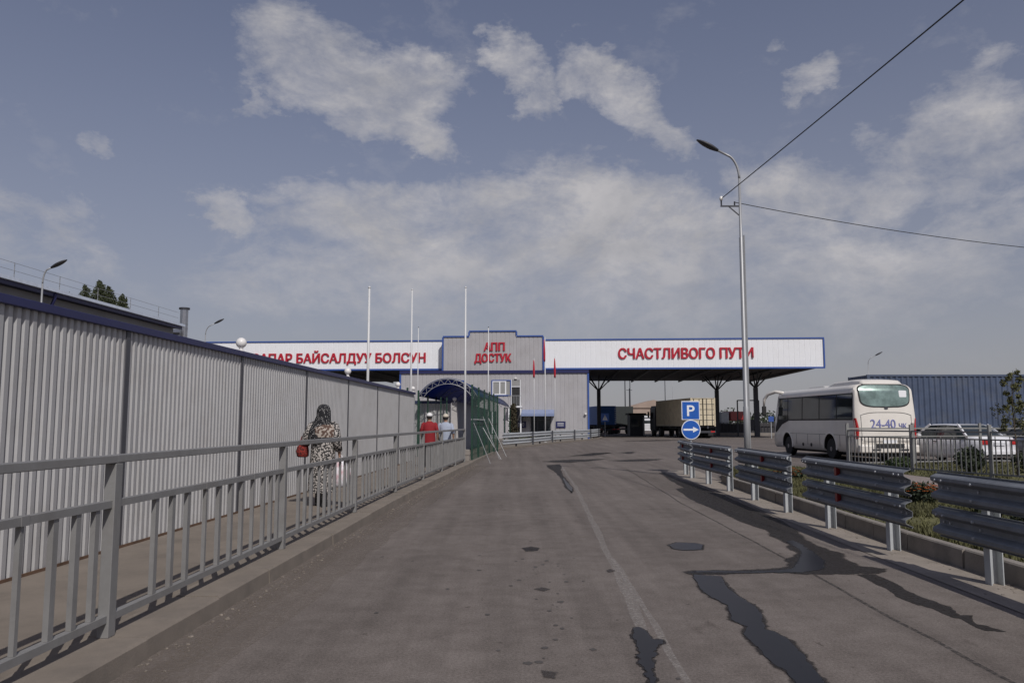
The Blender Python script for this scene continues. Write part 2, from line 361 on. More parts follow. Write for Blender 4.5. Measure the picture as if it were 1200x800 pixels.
# ================================================================== SETTING
struct('ground', MB().sheet([(-900, -200), (900, -200), (900, 3000), (-900, 3000)], -.03), DUST)
road_poly = [(-2.80, -14), (-2.66, 1.5), (-2.36, 5.3), (-2.27, 8.9), (-2.18, 12.4), (-2.06, 16), (-1.88, 19.4), (-1.70, 22.6), (-1.5, 27.9), (-1.05, 40), (-.55, 45.3),
             (.95, 50.6), (3.0, 59), (5.9, 67.5), (7.7, 74.6), (8.6, 84), (8.6, 150), (75, 150), (75, -14)]
struct('road', MB().sheet(road_poly, 0.), ASPHALT, tri=True)
FENCE = [(-2.79, -1.6), (-2.70, 1.75), (-2.61, 5.28), (-2.52, 8.87), (-2.43, 12.44), (-2.32, 16.0), (-2.15, 19.4), (-1.98, 22.6), (-1.82, 25.6), (-1.68, 28.2)]
WALLX = lambda y: -4.70 + .0365 * y
wk = [(x - .12, y) for x, y in FENCE] + [(-1.75, 30), (-1.0, 45), (-.9, 60)]
struct('walkway', MB().prism([(WALLX(-3) - .02, -3)] + wk + [(-8, 60), (-8, 29.3), (WALLX(29.3) - .02, 29.3)], -.2, .125), PAVING, tri=True)
kb = MB(); kpts = [(-2.87, -5)] + FENCE + [(-1.60, 30), (-.85, 45)]
for (x0, y0), (x1, y1) in zip(kpts, kpts[1:]):        # kerb slabs with open joints, face battered towards the road
    n = max(1, round((y1 - y0) / 1.2))
    for i in range(n):
        a, b = i / n, (i + 1) / n; g = .006 / max(.5, y1 - y0)
        ax, ay, bx, by = x0 + (x1 - x0) * (a + g), y0 + (y1 - y0) * (a + g), x0 + (x1 - x0) * (b - g), y0 + (y1 - y0) * (b - g)
        dz = random.uniform(-.005, .004); ox = random.uniform(-.007, .007)
        sec = [(-.119, -.1), (-.119, .134), (.250, .131), (.268, .115), (.282, -.1)]
        kb.rings([[(ax + ox + u, ay, w + dz) for u, w in sec], [(bx + ox + u, by, w + dz) for u, w in sec]])
struct('kerb', kb, KERB)

GUARD = [(4.36, 3.6), (4.44, 5.6), (4.46, 7.59), (4.47, 9.58), (4.52, 11.56), (4.6, 13.62), (4.69, 15.69), (4.77, 17.83), (4.80, 19.79), (4.87, 21.91), (4.95, 23.6)]
# dusty concrete strip under the guardrail, grass island, its kerb
strip = [(3.75, -6), (3.95, 3.5), (4.03, 6.44), (4.1, 9.5), (4.28, 13.6), (4.55, 17.4), (4.52, 21.3), (4.62, 24.2), (5.0, 25.6), (5.8, 25.2), (5.3, 19.2), (4.95, 15.6), (4.75, 9.6), (4.70, 3.5), (4.6, -6)]
struct('pavement', MB().sheet(strip, .006), SAND, tri=True)
inner = [(4.56, -6), (4.61, 3.5), (4.64, 7.2), (4.68, 9.6), (4.78, 11.6), (4.92, 14.1), (5.04, 16.4), (5.16, 19.0), (5.3, 20.4)]
ik = MB()
for (x0, y0), (x1, y1) in zip(inner, inner[1:]):
    n = max(1, round((y1 - y0) / 1.0))
    for i in range(n):
        a, b = i / n + .004, (i + 1) / n - .004; ox = random.uniform(-.008, .008)
        A = (x0 + (x1 - x0) * a + ox, y0 + (y1 - y0) * a); B = (x0 + (x1 - x0) * b + ox, y0 + (y1 - y0) * b)
        sec = [(-.01, -.1), (.0, .19), (.015, .205), (.11, .205), (.12, -.1)]
        ik.rings([[(A[0] + u, A[1], w) for u, w in sec], [(B[0] + u, B[1], w) for u, w in sec]])
struct('kerb', ik, KERB_GREY)
island = [(x + .125, y) for x, y in inner] + [(5.9, 22.5), (6.9, 24.3), (8.3, 24.6), (8.5, 21), (8.0, 17), (7.7, 12), (7.6, -6)]
struct('lawn_soil', MB().prism(island, -.1, .175), TURF, tri=True)
pathp = [(7.62, -6), (7.72, 12), (8.02, 17), (8.52, 21), (8.35, 24.6), (9.8, 24.8), (10.2, 21.5), (10.3, 17), (10.4, -6)]
struct('path', MB().prism(pathp, -.1, .165), PATHM, tri=True)
verge = [(10.42, -6), (10.32, 17), (10.22, 21.5), (9.82, 24.8), (12.0, 26.6), (22, 27.2), (24, 20), (24, -6)]
struct('lawn_soil', MB().prism(verge, -.1, .170), TURF, tri=True)

def inside(p, poly):
    x, y = p; r = False; j = len(poly) - 1
    for i in range(len(poly)):
        xi, yi = poly[i]; xj, yj = poly[j]
        if (yi > y) != (yj > y) and x < (xj - xi) * (y - yi) / (yj - yi) + xi: r = not r
        j = i
    return r
def grass(name, poly, y0, y1, n, seed):
    rnd = random.Random(seed); mb = MB(); xs = [p[0] for p in poly]; k = 0; V = []; F = []
    while k < n:
        x = rnd.uniform(min(xs), max(xs)); y = rnd.uniform(y0, y1)
        if not inside((x, y), poly): continue
        k += 1
        d = mnoise.noise(Vector((x * .9, y * .6, seed)))
        if d < -.22 and rnd.random() < .85: continue
        h = rnd.uniform(.03, .085) * (1 + .5 * d); a = rnd.uniform(0, 6.28); w = .007 + .0006 * y
        dx, dy = math.cos(a) * w, math.sin(a) * w; lx, ly = rnd.gauss(0, .025), rnd.gauss(0, .025)
        o = len(V); V += [(x - dx, y - dy, .172), (x + dx, y + dy, .172), (x + lx, y + ly, .175 + h)]; F.append((o, o + 1, o + 2))
    mb.v, mb.f = V, F; o = mb.build(name, BLADE); o['kind'] = 'stuff'; tag(o, 'short patchy grass with dry spots behind the crash barriers', 'grass'); return o
grass('grass', island, 5.5, 24.5, 52000, 3)
g2 = grass('grass', verge, 11, 27, 26000, 5); g2['label'] = 'darker grass verge under the grey picket railing'

# wet patches and puddles
def jag(poly, amp, seed, sub=3):
    rnd = random.Random(seed); out = []
    for (x0, y0), (x1, y1) in zip(poly, poly[1:] + poly[:1]):
        for i in range(sub):
            t = i / sub; k = amp if i else amp * .4
            out.append((x0 + (x1 - x0) * t + rnd.uniform(-k, k), y0 + (y1 - y0) * t + rnd.uniform(-k, k) * 1.5))
    return out
def soft_patch(name, poly, w, z, m, seed):
    """A flat damp patch whose edge attribute fades from 1 inside to 0 along a ragged rim."""
    out, inn = shrink(poly, -w), shrink(poly, w * .35); n = len(poly); mb = MB()
    mb.add([(x, y, z) for x, y in out] + [(x, y, z) for x, y in inn], [(k, (k + 1) % n, n + (k + 1) % n, n + k) for k in range(n)] + [tuple(range(n, 2 * n))])
    o = mb.build(name, m, tri=True); o['kind'] = 'structure'; at = o.data.attributes.new('edge', 'FLOAT', 'POINT')
    for i in range(2 * n): at.data[i].value = 0. if i < n else 1.
    return o
def damp_material(name, col, rough, spec, nscale=14, hard=3.):
    m = bpy.data.materials.new(name); m.use_nodes = True; nt = m.node_tree; L = nt.links; N = nt.nodes; b = N['Principled BSDF']
    b.inputs['Roughness'].default_value = rough; b.inputs['Specular IOR Level'].default_value = spec
    tc = N.new('ShaderNodeTexCoord'); n = N.new('ShaderNodeTexNoise'); n.inputs['Scale'].default_value = nscale; n.inputs['Detail'].default_value = 6; n.inputs['Roughness'].default_value = .65
    L.new(tc.outputs['Object'], n.inputs['Vector']); a = N.new('ShaderNodeAttribute'); a.attribute_name = 'edge'
    def mt(op, x, y, cl=False):
        q = N.new('ShaderNodeMath'); q.operation = op; q.use_clamp = cl
        for i, v in enumerate((x, y)):
            if isinstance(v, (int, float)): q.inputs[i].default_value = v
            else: L.new(v, q.inputs[i])
        return q.outputs[0]
    e = mt('ADD', a.outputs['Fac'], mt('MULTIPLY', mt('SUBTRACT', n.outputs['Fac'], .5), 1.7)); L.new(mt('MULTIPLY', mt('SUBTRACT', e, .38), hard, True), b.inputs['Alpha'])
    r = N.new('ShaderNodeValToRGB'); r.color_ramp.elements[0].color = (*[c * .8 for c in col], 1); r.color_ramp.elements[1].color = (*[c * 1.25 for c in col], 1)
    L.new(n.outputs['Fac'], r.inputs[0]); L.new(r.outputs[0], b.inputs['Base Color']); return m
def shrink(poly, d):
    n = len(poly); area = sum(poly[i][0] * poly[(i + 1) % n][1] - poly[(i + 1) % n][0] * poly[i][1] for i in range(n)); sg = 1 if area > 0 else -1; out = []
    for i in range(n):
        a, b = Vector(poly[i - 1]), Vector(poly[(i + 1) % n]); t = (b - a)
        if t.length < 1e-6: out.append(poly[i]); continue
        t.normalize(); out.append((poly[i][0] - t.y * d * sg, poly[i][1] + t.x * d * sg))
    return out
PA = [(4.43, 24.22), (4.6, 24.5), (4.38, 21.5), (4.40, 19.33), (4.40, 17.04), (4.3, 15.65), (4.24, 14.12), (4.21, 13.31), (4.11, 12.19), (3.96, 11.24), (3.78, 10.44), (3.74, 9.9), (3.81, 9.35), (3.68, 8.99), (3.65, 8.59), (3.87, 8.41), (3.66, 8.14), (3.45, 8.15), (3.15, 8.09), (2.85, 8.14), (2.53, 8.2), (2.21, 8.14), (2.05, 8.1), (1.78, 8.12), (1.73, 8.23), (1.85, 8.34), (2.31, 8.33), (2.63, 8.39), (2.88, 8.53), (2.97, 8.72), (2.99, 8.92), (3.31, 9.42), (3.32, 9.82), (3.44, 10.08), (3.44, 10.82), (3.58, 11.35), (3.5, 12.19), (3.5, 13.01), (3.52, 13.78), (3.52, 14.84), (3.52, 15.86), (3.75, 18.4), (4.0, 18.7), (4.11, 20.72)]
PT = [(3.62, 8.12), (3.6, 7.7), (3.54, 7.3), (3.56, 6.94), (3.59, 6.69), (3.51, 6.42), (3.61, 6.42), (3.48, 6.18), (3.53, 6.05), (3.56, 5.92), (3.42, 5.96), (3.45, 6.27), (3.41, 6.42), (3.42, 6.62), (3.35, 6.77), (3.33, 7.0), (3.4, 7.43), (3.42, 8.1)]
PB = [(1.79, 8.1), (1.7, 7.48), (1.71, 7.05), (1.77, 6.76), (1.66, 6.27), (1.72, 6.07), (1.64, 5.85), (1.63, 5.45), (1.62, 5.15), (1.65, 5.01), (1.63, 4.79), (1.57, 4.35), (1.5, 3.6), (1.75, 3.4), (1.79, 4.35), (1.83, 4.79), (1.86, 5.05), (1.9, 5.29), (1.92, 5.49), (1.94, 5.72), (1.91, 5.9), (1.86, 6.0), (1.95, 6.33), (2.01, 6.7), (1.98, 7.08), (1.99, 7.52), (2.06, 8.01)]
PC = [(0.89, 6.04), (0.94, 6.06), (0.98, 5.95), (0.98, 5.74), (1.06, 5.72), (1.05, 5.63), (0.99, 5.53), (0.95, 5.43), (0.95, 5.35), (0.91, 5.28), (0.9, 5.17), (0.87, 5.05), (0.86, 4.95), (0.86, 4.88), (0.84, 4.79), (0.81, 4.64), (0.80, 4.3), (0.74, 4.3), (0.76, 4.64), (0.8, 4.88), (0.78, 4.93), (0.81, 5.0), (0.8, 5.05), (0.79, 5.11), (0.78, 5.18), (0.81, 5.24), (0.79, 5.31), (0.83, 5.39), (0.83, 5.55), (0.85, 5.7), (0.83, 5.76), (0.87, 5.95)]
PD = [(1.92, 10.04), (2.07, 10.25), (2.3, 10.18), (2.38, 10.04), (2.27, 9.64), (2.01, 9.58), (1.91, 9.71)]
PE = [(0.12, 9.77), (0.23, 9.9), (0.33, 9.77), (0.3, 9.58), (0.16, 9.52)]
PG = [(1.2, 28.5), (1.75, 29.2), (1.60, 26.5), (1.46, 23.5), (1.44, 20.5), (1.38, 18.2), (1.28, 17.3), (1.25, 18.6), (1.31, 21), (1.34, 24), (1.25, 26.5)]
PG2 = [(1.42, 22), (1.40, 18.6), (1.30, 17.7), (1.28, 18.8), (1.35, 21.5)]
PH = [(3.79, 31.93), (5.11, 33.0), (6.21, 33.42), (5.3, 31.6), (4.47, 31.23)]
PI = [(2.63, 36.41), (4.09, 40.0), (5.08, 40.55), (4.44, 38.9), (3.48, 36.41)]
PJ = [(5.47, 40.55), (6.3, 41.74), (5.7, 38.89)]
PK = [(0.2, 7.4), (0.27, 7.48), (0.35, 7.39), (0.28, 7.30)]
PL = [(0.18, 5.03), (0.27, 4.98), (0.25, 4.87), (0.19, 4.9)]
PF = [(0.96, 8.33), (1.02, 8.40), (1.05, 8.28), (0.98, 8.21)]
PM = [(1.2, 31.2), (2.2, 32.6), (3.9, 33.4), (3.0, 31.6), (2.0, 30.4)]
PN = [(9.2, 66), (12.5, 70), (15.5, 69), (13, 66.5), (11, 65.2)]
STAIN = damp_material("wet_asphalt", (.032, .028, .026), .65, .18, 20, 1.5); WATER = damp_material("shallow_water", (.017, .017, .021), .32, .06, 11, 3.); OIL = damp_material("oil_stain", (.06, .052, .048), .7, .25, 30, 1.2)
for i, (p, a, w) in enumerate([(PA, .02, .05), (PT, .015, .012), (PB, .014, .034), (PC, .012, .014), (PD, .012, .03), (PE, .01, .025), (PG, .03, .06), (PH, .08, .3), (PI, .1, .4), (PJ, .1, .3), (PM, .1, .4), (PN, .3, .5)]):
    soft_patch('wet_patch', jag(p, a, 40 + i, 4), w, .0030 + .00012 * i, STAIN, i)
for i, p in enumerate([PK, PL, PF]): soft_patch('oil_stain', jag(p, .008, 60 + i, 3), .02, .0046 + .0001 * i, OIL, i)
rnd = random.Random(77); mb_ = MB(); n_ = 0; dv = []
for k in range(46):                                   # drips along the lane centre
    y = rnd.uniform(4.6, 9.5); x = rnd.gauss(.30 - .0 * y, .16) if k < 32 else rnd.uniform(-1.6, 1.6); r_ = rnd.uniform(.008, .028); c = len(mb_.v)
    mb_.v += [(x + r_ * rnd.uniform(.7, 1.3) * math.cos(a), y + 1.5 * r_ * rnd.uniform(.7, 1.3) * math.sin(a), .0022 + .00001 * k) for a in (2 * math.pi * i / 9 for i in range(9))]; mb_.f.append(tuple(range(c, c + 9)))
struct('oil_stain', mb_, mat('oil_drip', (.075, .066, .06), .8, var=.3))
PA2 = [(2.5, 8.25), (2.9, 8.40), (3.15, 8.9), (3.40, 9.5), (3.50, 10.3), (3.60, 10.4), (3.52, 9.7), (3.40, 8.9), (3.2, 8.4), (2.9, 8.22), (2.0, 8.19), (1.8, 8.22), (1.9, 8.28)]
for i, (p, d) in enumerate([(PA2, .0), (PB, .018), (PC, .014), (PD, .03), (PG2, .01)]):
    soft_patch('puddle', jag(shrink(p, d), .010, 70 + i, 3), .012 if i else .05, .0052 + i * .0001, WATER, i)

def ribbon(name, pts, w, z, m):
    mb = MB(); P = []
    for (x0, y0), (x1, y1) in zip(pts, pts[1:]):
        n = max(1, int(abs(y1 - y0) / .5))
        P += [(x0 + (x1 - x0) * i / n, y0 + (y1 - y0) * i / n) for i in range(n)]
    P.append(pts[-1]); vs = []
    for i, (x, y) in enumerate(P):
        d = Vector(P[min(i + 1, len(P) - 1)]) - Vector(P[max(i - 1, 0)]); d.normalize(); ww = w * random.uniform(.8, 1.2); e = random.uniform(-.012, .012)
        vs += [(x - d.y * ww / 2 + e, y + d.x * ww / 2, z), (x + d.y * ww / 2 + e, y - d.x * ww / 2, z)]
    mb.add(vs, [(2 * i, 2 * i + 1, 2 * i + 3, 2 * i + 2) for i in range(len(P) - 1)]); return struct(name, mb, m)
ribbon('road_marking', [(1.70, 27.5), (1.50, 19.01), (1.25, 13.01), (1.10, 9.28), (1.07, 8.37), (1.01, 7.05), (0.95, 5.92)], .085, .0012, PAINT)
ribbon('road_marking', [(1.12, 9.0), (1.08, 7.15), (1.06, 6.04), (1.03, 5.39), (1.0, 4.2)], .05, .0015, PAINT)
ribbon('road_seam', [(2.56, 26.83), (3.7, 26.0), (3.60, 23.33), (3.17, 15.04), (3.09, 11.29), (3.02, 8.47), (2.94, 6.89), (2.9, 4)], .035, .0018, TAR)
ribbon('road_seam', [(1.88, 27.35), (2.96, 27.0), (4.2, 23.33)], .05, .0020, TAR)

DUSTW = worn_paint("kerb_dust", (.20, .165, .135), .40, .72)
ribbon('road_dust', [(x + .42, y) for x, y in FENCE[1:]], .34, .0009, DUSTW)
ribbon('road_dust', [(x + .62, y) for x, y in FENCE[1:]], .5, .0006, DUSTW)
rnd = random.Random(91); mb = MB()                     # grit swept against both kerbs
for k in range(900):
    if k % 2: i = rnd.randrange(1, len(FENCE) - 1); t_ = rnd.random(); x = FENCE[i][0] + (FENCE[i + 1][0] - FENCE[i][0]) * t_ + .30 + abs(rnd.gauss(0, .10)); y = FENCE[i][1] + (FENCE[i + 1][1] - FENCE[i][1]) * t_
    else: y = 5 + 17 * rnd.random() ** 1.6; x = 4.55 + .02 * (y - 5) - abs(rnd.gauss(0, .18))
    r_ = rnd.uniform(.004, .014) * (1.5 if k % 23 == 0 else 1); mb.rings([[(x + r_ * rnd.uniform(.7, 1.2) * math.cos(a), y + r_ * rnd.uniform(.7, 1.2) * math.sin(a), .001 + q * r_) for a in (0, 1.3, 2.5, 3.8, 5.0)] for q in (0, .7)])
gr = mb.build('gravel', mat('grit_stone', (.21, .18, .15), .95, var=.5, scale=9)); gr['kind'] = 'stuff'; tag(gr, 'loose grit swept against the road kerbs', 'gravel')
# ================================================================== LEFT: corrugated wall
wall = thing('boundary_wall', 'long grey corrugated steel wall with navy cap beside the walkway', 'wall', (WALLX(0), 0, 0))
wz0, wz1 = .13, 2.535; seams = [5.5 + 3.45 * k for k in range(-3, 8)]
edges = [-4.8] + seams[:] ; edges = [e for e in edges if e < 29.2] + [29.3]; edges.sort()
for a, b in zip(edges, edges[1:]):
    mb = MB(); corrug(mb, (.0365 * a, a), (.0365 * b, b), wz0, wz1, .115, .030, ridge=.46, slope=.12, side=1); o = mb.build('sheet_panel', SHEET, wall)
    sd = o.modifiers.new("thickness", 'SOLIDIFY'); sd.thickness = .002; sd.offset = -1
for s in seams:
    if s > 29.2: continue
    MB().box((.0365 * s + .038, s, (wz0 + wz1) / 2 - .01), (.014, .085, wz1 - wz0), R(-2)).build('seam_strip', SEAM, wall)
MB().box((.0365 * 29.3 + .01, 29.34, 1.3), (.10, .07, 2.34)).build('end_post', POLE, wall)
MB().bar((.0365 * -4.8 + .047, -4.8, .139), (.0365 * 29.3 + .047, 29.3, .139), .012, .03).build('base_rail', mat('rusty_steel', (.13, .075, .045), .9, var=.4, scale=5), wall)
cp = MB(); cp.bar((.0365 * -4.8 + .01, -4.8, 2.567), (.0365 * 29.42 + .01, 29.42, 2.567), .13, .082); cp.build('cap', BLUE, wall, bevel=.006)
MB().bar((.0365 * -4.8 - .06, -4.8, 1.25), (.0365 * 29.3 - .06, 29.3, 1.25), .06, 2.2).build('backing', SEAM, wall)
first = None
for i, (s, lb) in enumerate([(12.4, 'nearest white globe lamp on the navy cap of the grey wall'), (19.3, 'white globe lamp on the wall cap, second nearest, below the left red lettering'),
                             (26.1, 'small white globe lamp on the wall cap just left of the green tunnel'), (29.15, 'small white globe lamp at the far end of the grey wall')]):
    loc = (WALLX(s) + .01, s, 2.607)
    if first is None:
        t = first = thing('globe_lamp', lb, 'lamp', loc, 0, 'globe lamps along the wall')
        MB().sphere((0, 0, .135), .082, 20, 12).build('globe', GLOBE, t, smooth=True)
        mb = MB(); mb.rings([[(r * math.cos(a), r * math.sin(a), z) for a in (k * math.pi / 6 for k in range(12))] for r, z in ((.055, 0), (.055, .012), (.03, .02), (.035, .065))]); mb.build('base', GLOBE, t, smooth=False)
    else: dup(first, loc, 0, lb)

# ---- walkway railing
rail = thing('pedestrian_railing', 'long grey steel railing between the road and the walkway', 'railing')
zk = .134
hr = MB()
for (x0, y0), (x1, y1) in zip(FENCE, FENCE[1:]):
    hr.bar((x0, y0 - (.02 if y0 > 0 else 0), zk + 1.132), (x1, y1 + .02, zk + 1.130), .074, .052)
hr.build('handrail', RAIL, rail, bevel=.005)
for x, y in FENCE:
    MB().box((x, y, zk + .55), (.074, .092, 1.10)).build('post', RAIL, rail, bevel=.004)
for (x0, y0), (x1, y1) in zip(FENCE, FENCE[1:]):
    d = Vector((x1 - x0, y1 - y0, 0)); L = d.length; d.normalize(); P0 = Vector((x0, y0, zk)); a = -math.atan2(d.x, d.y); mb = MB()
    mb.bar(P0 + d * .045 + Vector((0, 0, .842)), P0 + d * (L - .045) + Vector((0, 0, .842)), .05, .046)
    mb.bar(P0 + d * .045 + Vector((0, 0, .118)), P0 + d * (L - .045) + Vector((0, 0, .118)), .05, .046)
    q = 0
    for t in (.17, .245, .32, .415, .50, .575, .65, .735, .82, .885, .945):
        w = (.034, .05) if q not in (3, 7) else (.030, .030)
        mb.box(P0 + d * (L * t) + Vector((random.uniform(-.003, .003), 0, .480)), (w[0], w[1], .676), a); q += 1
    for t in (.415, .735):
        mb.box(P0 + d * (L * t) + Vector((0, 0, .842)), (.056, .07, .052), a)
    mb.build('infill_panel', RAIL, rail)

# ---- turned wall beyond the railing with its white end column
w2 = thing('boundary_wall', 'short grey corrugated wall crossing behind the two men', 'wall', (0, 34.2, 0))
mb = MB(); corrug(mb, (-6.5, 0), (-2.62, 0), .1, 2.30, .115, .024, side=1); o = mb.build('sheet_panel', SHEET, w2); o.modifiers.new("thickness", 'SOLIDIFY').thickness = .003
MB().box((-4.56, .0, 2.37), (3.9, .13, .13)).build('cap', BLUE, w2, bevel=.005)
col = thing('end_column', 'white tapered column with a globe lamp behind the man in blue', 'column', (-2.45, 34.0, 0))
MB().rings([[(-a, -a, z), (a, -a, z), (a, a, z), (-a, a, z)] for a, z in ((.20, 0), (.19, .3), (.10, 2.28), (.115, 2.29), (.115, 2.36))]).build('shaft', mat('pale_render', (.42, .40, .38), .8), col, bevel=.008)
MB().sphere((0, 0, 2.50), .09, 16, 10).build('globe', GLOBE, col, smooth=True); MB().tube([(0, 0, 2.36), (0, 0, 2.43)], .03, 10).build('neck', GLOBE, col)

# ---- green mesh fence with props and the vaulted passage
def mesh_run(mb, p0, p1, z0, z1, step=.06):
    p0, p1 = Vector((*p0, 0)), Vector((*p1, 0)); L = (p1 - p0).length; n = int(L / step); d = (p1 - p0).normalized(); s = .0017
    for i in range(n + 1):
        p = p0 + d * (i * step); mb.add([(p.x - s, p.y - s, z0), (p.x + s, p.y - s, z0), (p.x, p.y + s, z0), (p.x - s, p.y - s, z1), (p.x + s, p.y - s, z1), (p.x, p.y + s, z1)], [(0, 1, 4, 3), (1, 2, 5, 4), (2, 0, 3, 5)])
    k = int((z1 - z0) / .2)
    for i in range(k + 1): mb.bar((p0.x, p0.y, z0 + i * .2), (p1.x, p1.y, z0 + i * .2), .005, .005)
FX = lambda y: -1.48 + .0620 * (y - 29.6)
gf = thing('mesh_fence', 'tall dark green welded mesh fence propped by white struts at the road edge', 'fence')
ys = [29.6 + 2.36 * k for k in range(6)]
for k, y in enumerate(ys):
    MB().box((FX(y), y, 1.46), (.07, .07, 2.9)).build('post', GREEN, gf)
for a, b in zip(ys, ys[1:]):
    mb = MB(); mesh_run(mb, (FX(a), a), (FX(b), b), .12, 2.80); mb.bar((FX(a), a, 2.8), (FX(b), b, 2.8), .03); mb.bar((FX(a), a, .12), (FX(b), b, .12), .03)
    mb.bar((FX(a), a, 1.45), (FX(b), b, 1.45), .03); mb.build('mesh_panel', GREEN, gf)
for y, z, bx in ((29.9, 1.50, -.80), (33.4, 1.75, -.52), (36.0, 1.7, -.25), (33.4, 1.3, -.45)):
    MB().tube([(FX(y) + .03, y, z), (bx, y - .25, .0)], .013, 6).build('brace', POLE, gf)
MB().tube([(FX(29.6) - .02, 29.55, 1.62), (FX(34) + .05, 34, 1.62)], .016, 6).build('tie_rail', WHITEP, gf)
lf = thing('mesh_fence', 'green mesh fence along the left side of the vaulted passage', 'fence')
LX = lambda y: -3.82 + .05 * (y - 33)
lys = [30.2 + 2.5 * k for k in range(5)]
for y in lys: MB().box((LX(y), y, 1.42), (.07, .07, 2.8)).build('post', GREEN, lf)
for a, b in zip(lys, lys[1:]):
    mb = MB(); mesh_run(mb, (LX(a), a), (LX(b), b), .15, 2.4, .08); mb.build('mesh_panel', GREEN, lf)
cf = thing('mesh_fence', 'green mesh gate panels across the back of the passage entrance', 'fence', (0, 33.7, 0))
for x in (-3.55, -3.0, -2.75): MB().box((x, 0, 1.35), (.05, .05, 2.5)).build('post', GREEN, cf)
mb = MB(); mesh_run(mb, (-3.55, 0), (-2.75, 0), .15, 2.4, .08); mb.build('mesh_panel', GREEN, cf)

vp = thing('vaulted_passage', 'arched blue roofed pedestrian passage with a white lattice arch', 'passage', (0, 0, 0))
RX = lambda y: -1.30 + .051 * (y - 33)
def arch(y, r_in=0., n=20):
    cx = (LX(y) + RX(y)) / 2 - .09; hw = (RX(y) - LX(y)) / 2 - .01; rise = .74; R_ = (hw * hw + rise * rise) / (2 * rise); a0 = math.asin(hw / R_); zc = 2.60 + rise - R_
    return [(cx + (R_ - r_in) * math.sin(-a0 + 2 * a0 * k / n), y, zc + (R_ - r_in) * math.cos(-a0 + 2 * a0 * k / n)) for k in range(n + 1)]
rg = [arch(y) for y in (33.0, 38, 44, 50, 57.5)]; mb = MB(); mb.rings(rg, caps=False, close=False); o = mb.build('roof', POLYBLUE, vp, smooth=True); sd = o.modifiers.new("thickness", 'SOLIDIFY'); sd.thickness = .02
for y in (33.0, 39, 45, 51, 57.4):
    up, lo = arch(y, .04, 18), arch(y, .24, 18); mb = MB(); mb.tube(up, .013, 6); mb.tube(lo, .013, 6)
    for k in range(18): mb.bar(up[k] if k % 2 else lo[k], lo[k + 1] if k % 2 else up[k + 1], .014)
    mb.build('lattice_arch', POLE, vp)
for y in (33.0, 39, 45, 51, 57.4):
    for x in (LX(y) - .02, RX(y) - .1): MB().box((x, y, 1.3), (.06, .06, 2.36)).build('leg', GREEN, vp)
mb = MB(); mb.add([(-2.5, 35.2, .12), (-1.75, 57.5, .12), (-1.75, 57.5, 2.45), (-2.5, 35.2, 2.45)], [(0, 1, 2, 3)]); o = mb.build('side_screen', mat('blue_grey_sheet', (.13, .15, .21), .5), vp); o.modifiers.new("thickness", 'SOLIDIFY').thickness = .03
# stacked blocks beside the fence foot
for k, (x, y, z, lb) in enumerate([(-1.62, 28.75, .0, 'lower grey concrete block at the end of the railing'), (-1.62, 28.76, .215, 'upper grey concrete block at the end of the railing')]):
    tag(MB().box((x, y, z + .23), (.20, .38, .2), R(2 + k * 3)).build('concrete_block', KERB_GREY, bevel=.012), lb, 'block', 'blocks by the railing end')

# ---- flagpoles
def flagpole(x, y, h, r, lb, tilt=0., knob=False):
    t = thing('flagpole', lb, 'flagpole', (x, y, 0), 0, 'bare white flagpoles'); t.rotation_euler = (0, tilt, 0)
    MB().tube([(0, 0, 0), (0, 0, h * .5), (0, 0, h)], [r, r * .85, r * .62], 10).build('pole', WHITEP, t, smooth=True)
    MB().disc((0, 0, .012), r * 2.6, 'z', .024, 16).build('base_plate', WHITEP, t); MB().sphere((0, 0, h + r * .7), r * .9, 10, 6).build('finial', STEELDK if knob else WHITEP, t, smooth=True); return t
flagpole(-5.22, 28.8, 6.38, .058, 'tall white flagpole left of the word in red, rising behind the grey wall')
flagpole(-3.66, 28.85, 6.32, .038, 'tall white flagpole just right of the left red lettering, by the wall end')
flagpole(-1.70, 28.9, 6.41, .045, 'tall white flagpole standing in front of the green passage arch')
flagpole(-4.85, 41, 6.39, .03, 'thin distant flagpole crossing the last letter of the left sign', knob=True)
flagpole(-1.22, 41, 6.39, .036, 'thin flagpole with dark tip in front of the grey gable', knob=True)
flagpole(1.72, 62, 6.45, .035, 'flagpole with a furled flag left of the entrance door')
flagpole(2.58, 62, 8.1, .05, 'tallest of the three flagpoles before the entrance door')
flagpole(3.35, 62, 6.6, .035, 'flagpole with a furled flag right of the entrance door')
def flag(x, y, z, h, lb):
    rg = []
    for k in range(9):
        t = k / 8; w = .05 + .11 * math.sin(t * 2.2) ** .8; rg.append([(x + w * (.15 + .5 * math.cos(a)) , y - .08 + w * .6 * math.sin(a) * (1 + .4 * math.sin(a * 3 + k)), z - h * t) for a in (2 * math.pi * i / 14 for i in range(14))])
    o = MB().rings(rg).build('flag', LETTER, smooth=True); tag(o, lb, 'flag', 'furled red flags')
flag(1.68, 62, 6.35, 1.35, 'furled red flag on the left flagpole by the entrance')
flag(2.50, 62, 7.95, 1.7, 'furled red flag on the tallest flagpole by the entrance')
flag(3.31, 62, 6.5, 1.5, 'furled red flag on the right flagpole by the entrance')

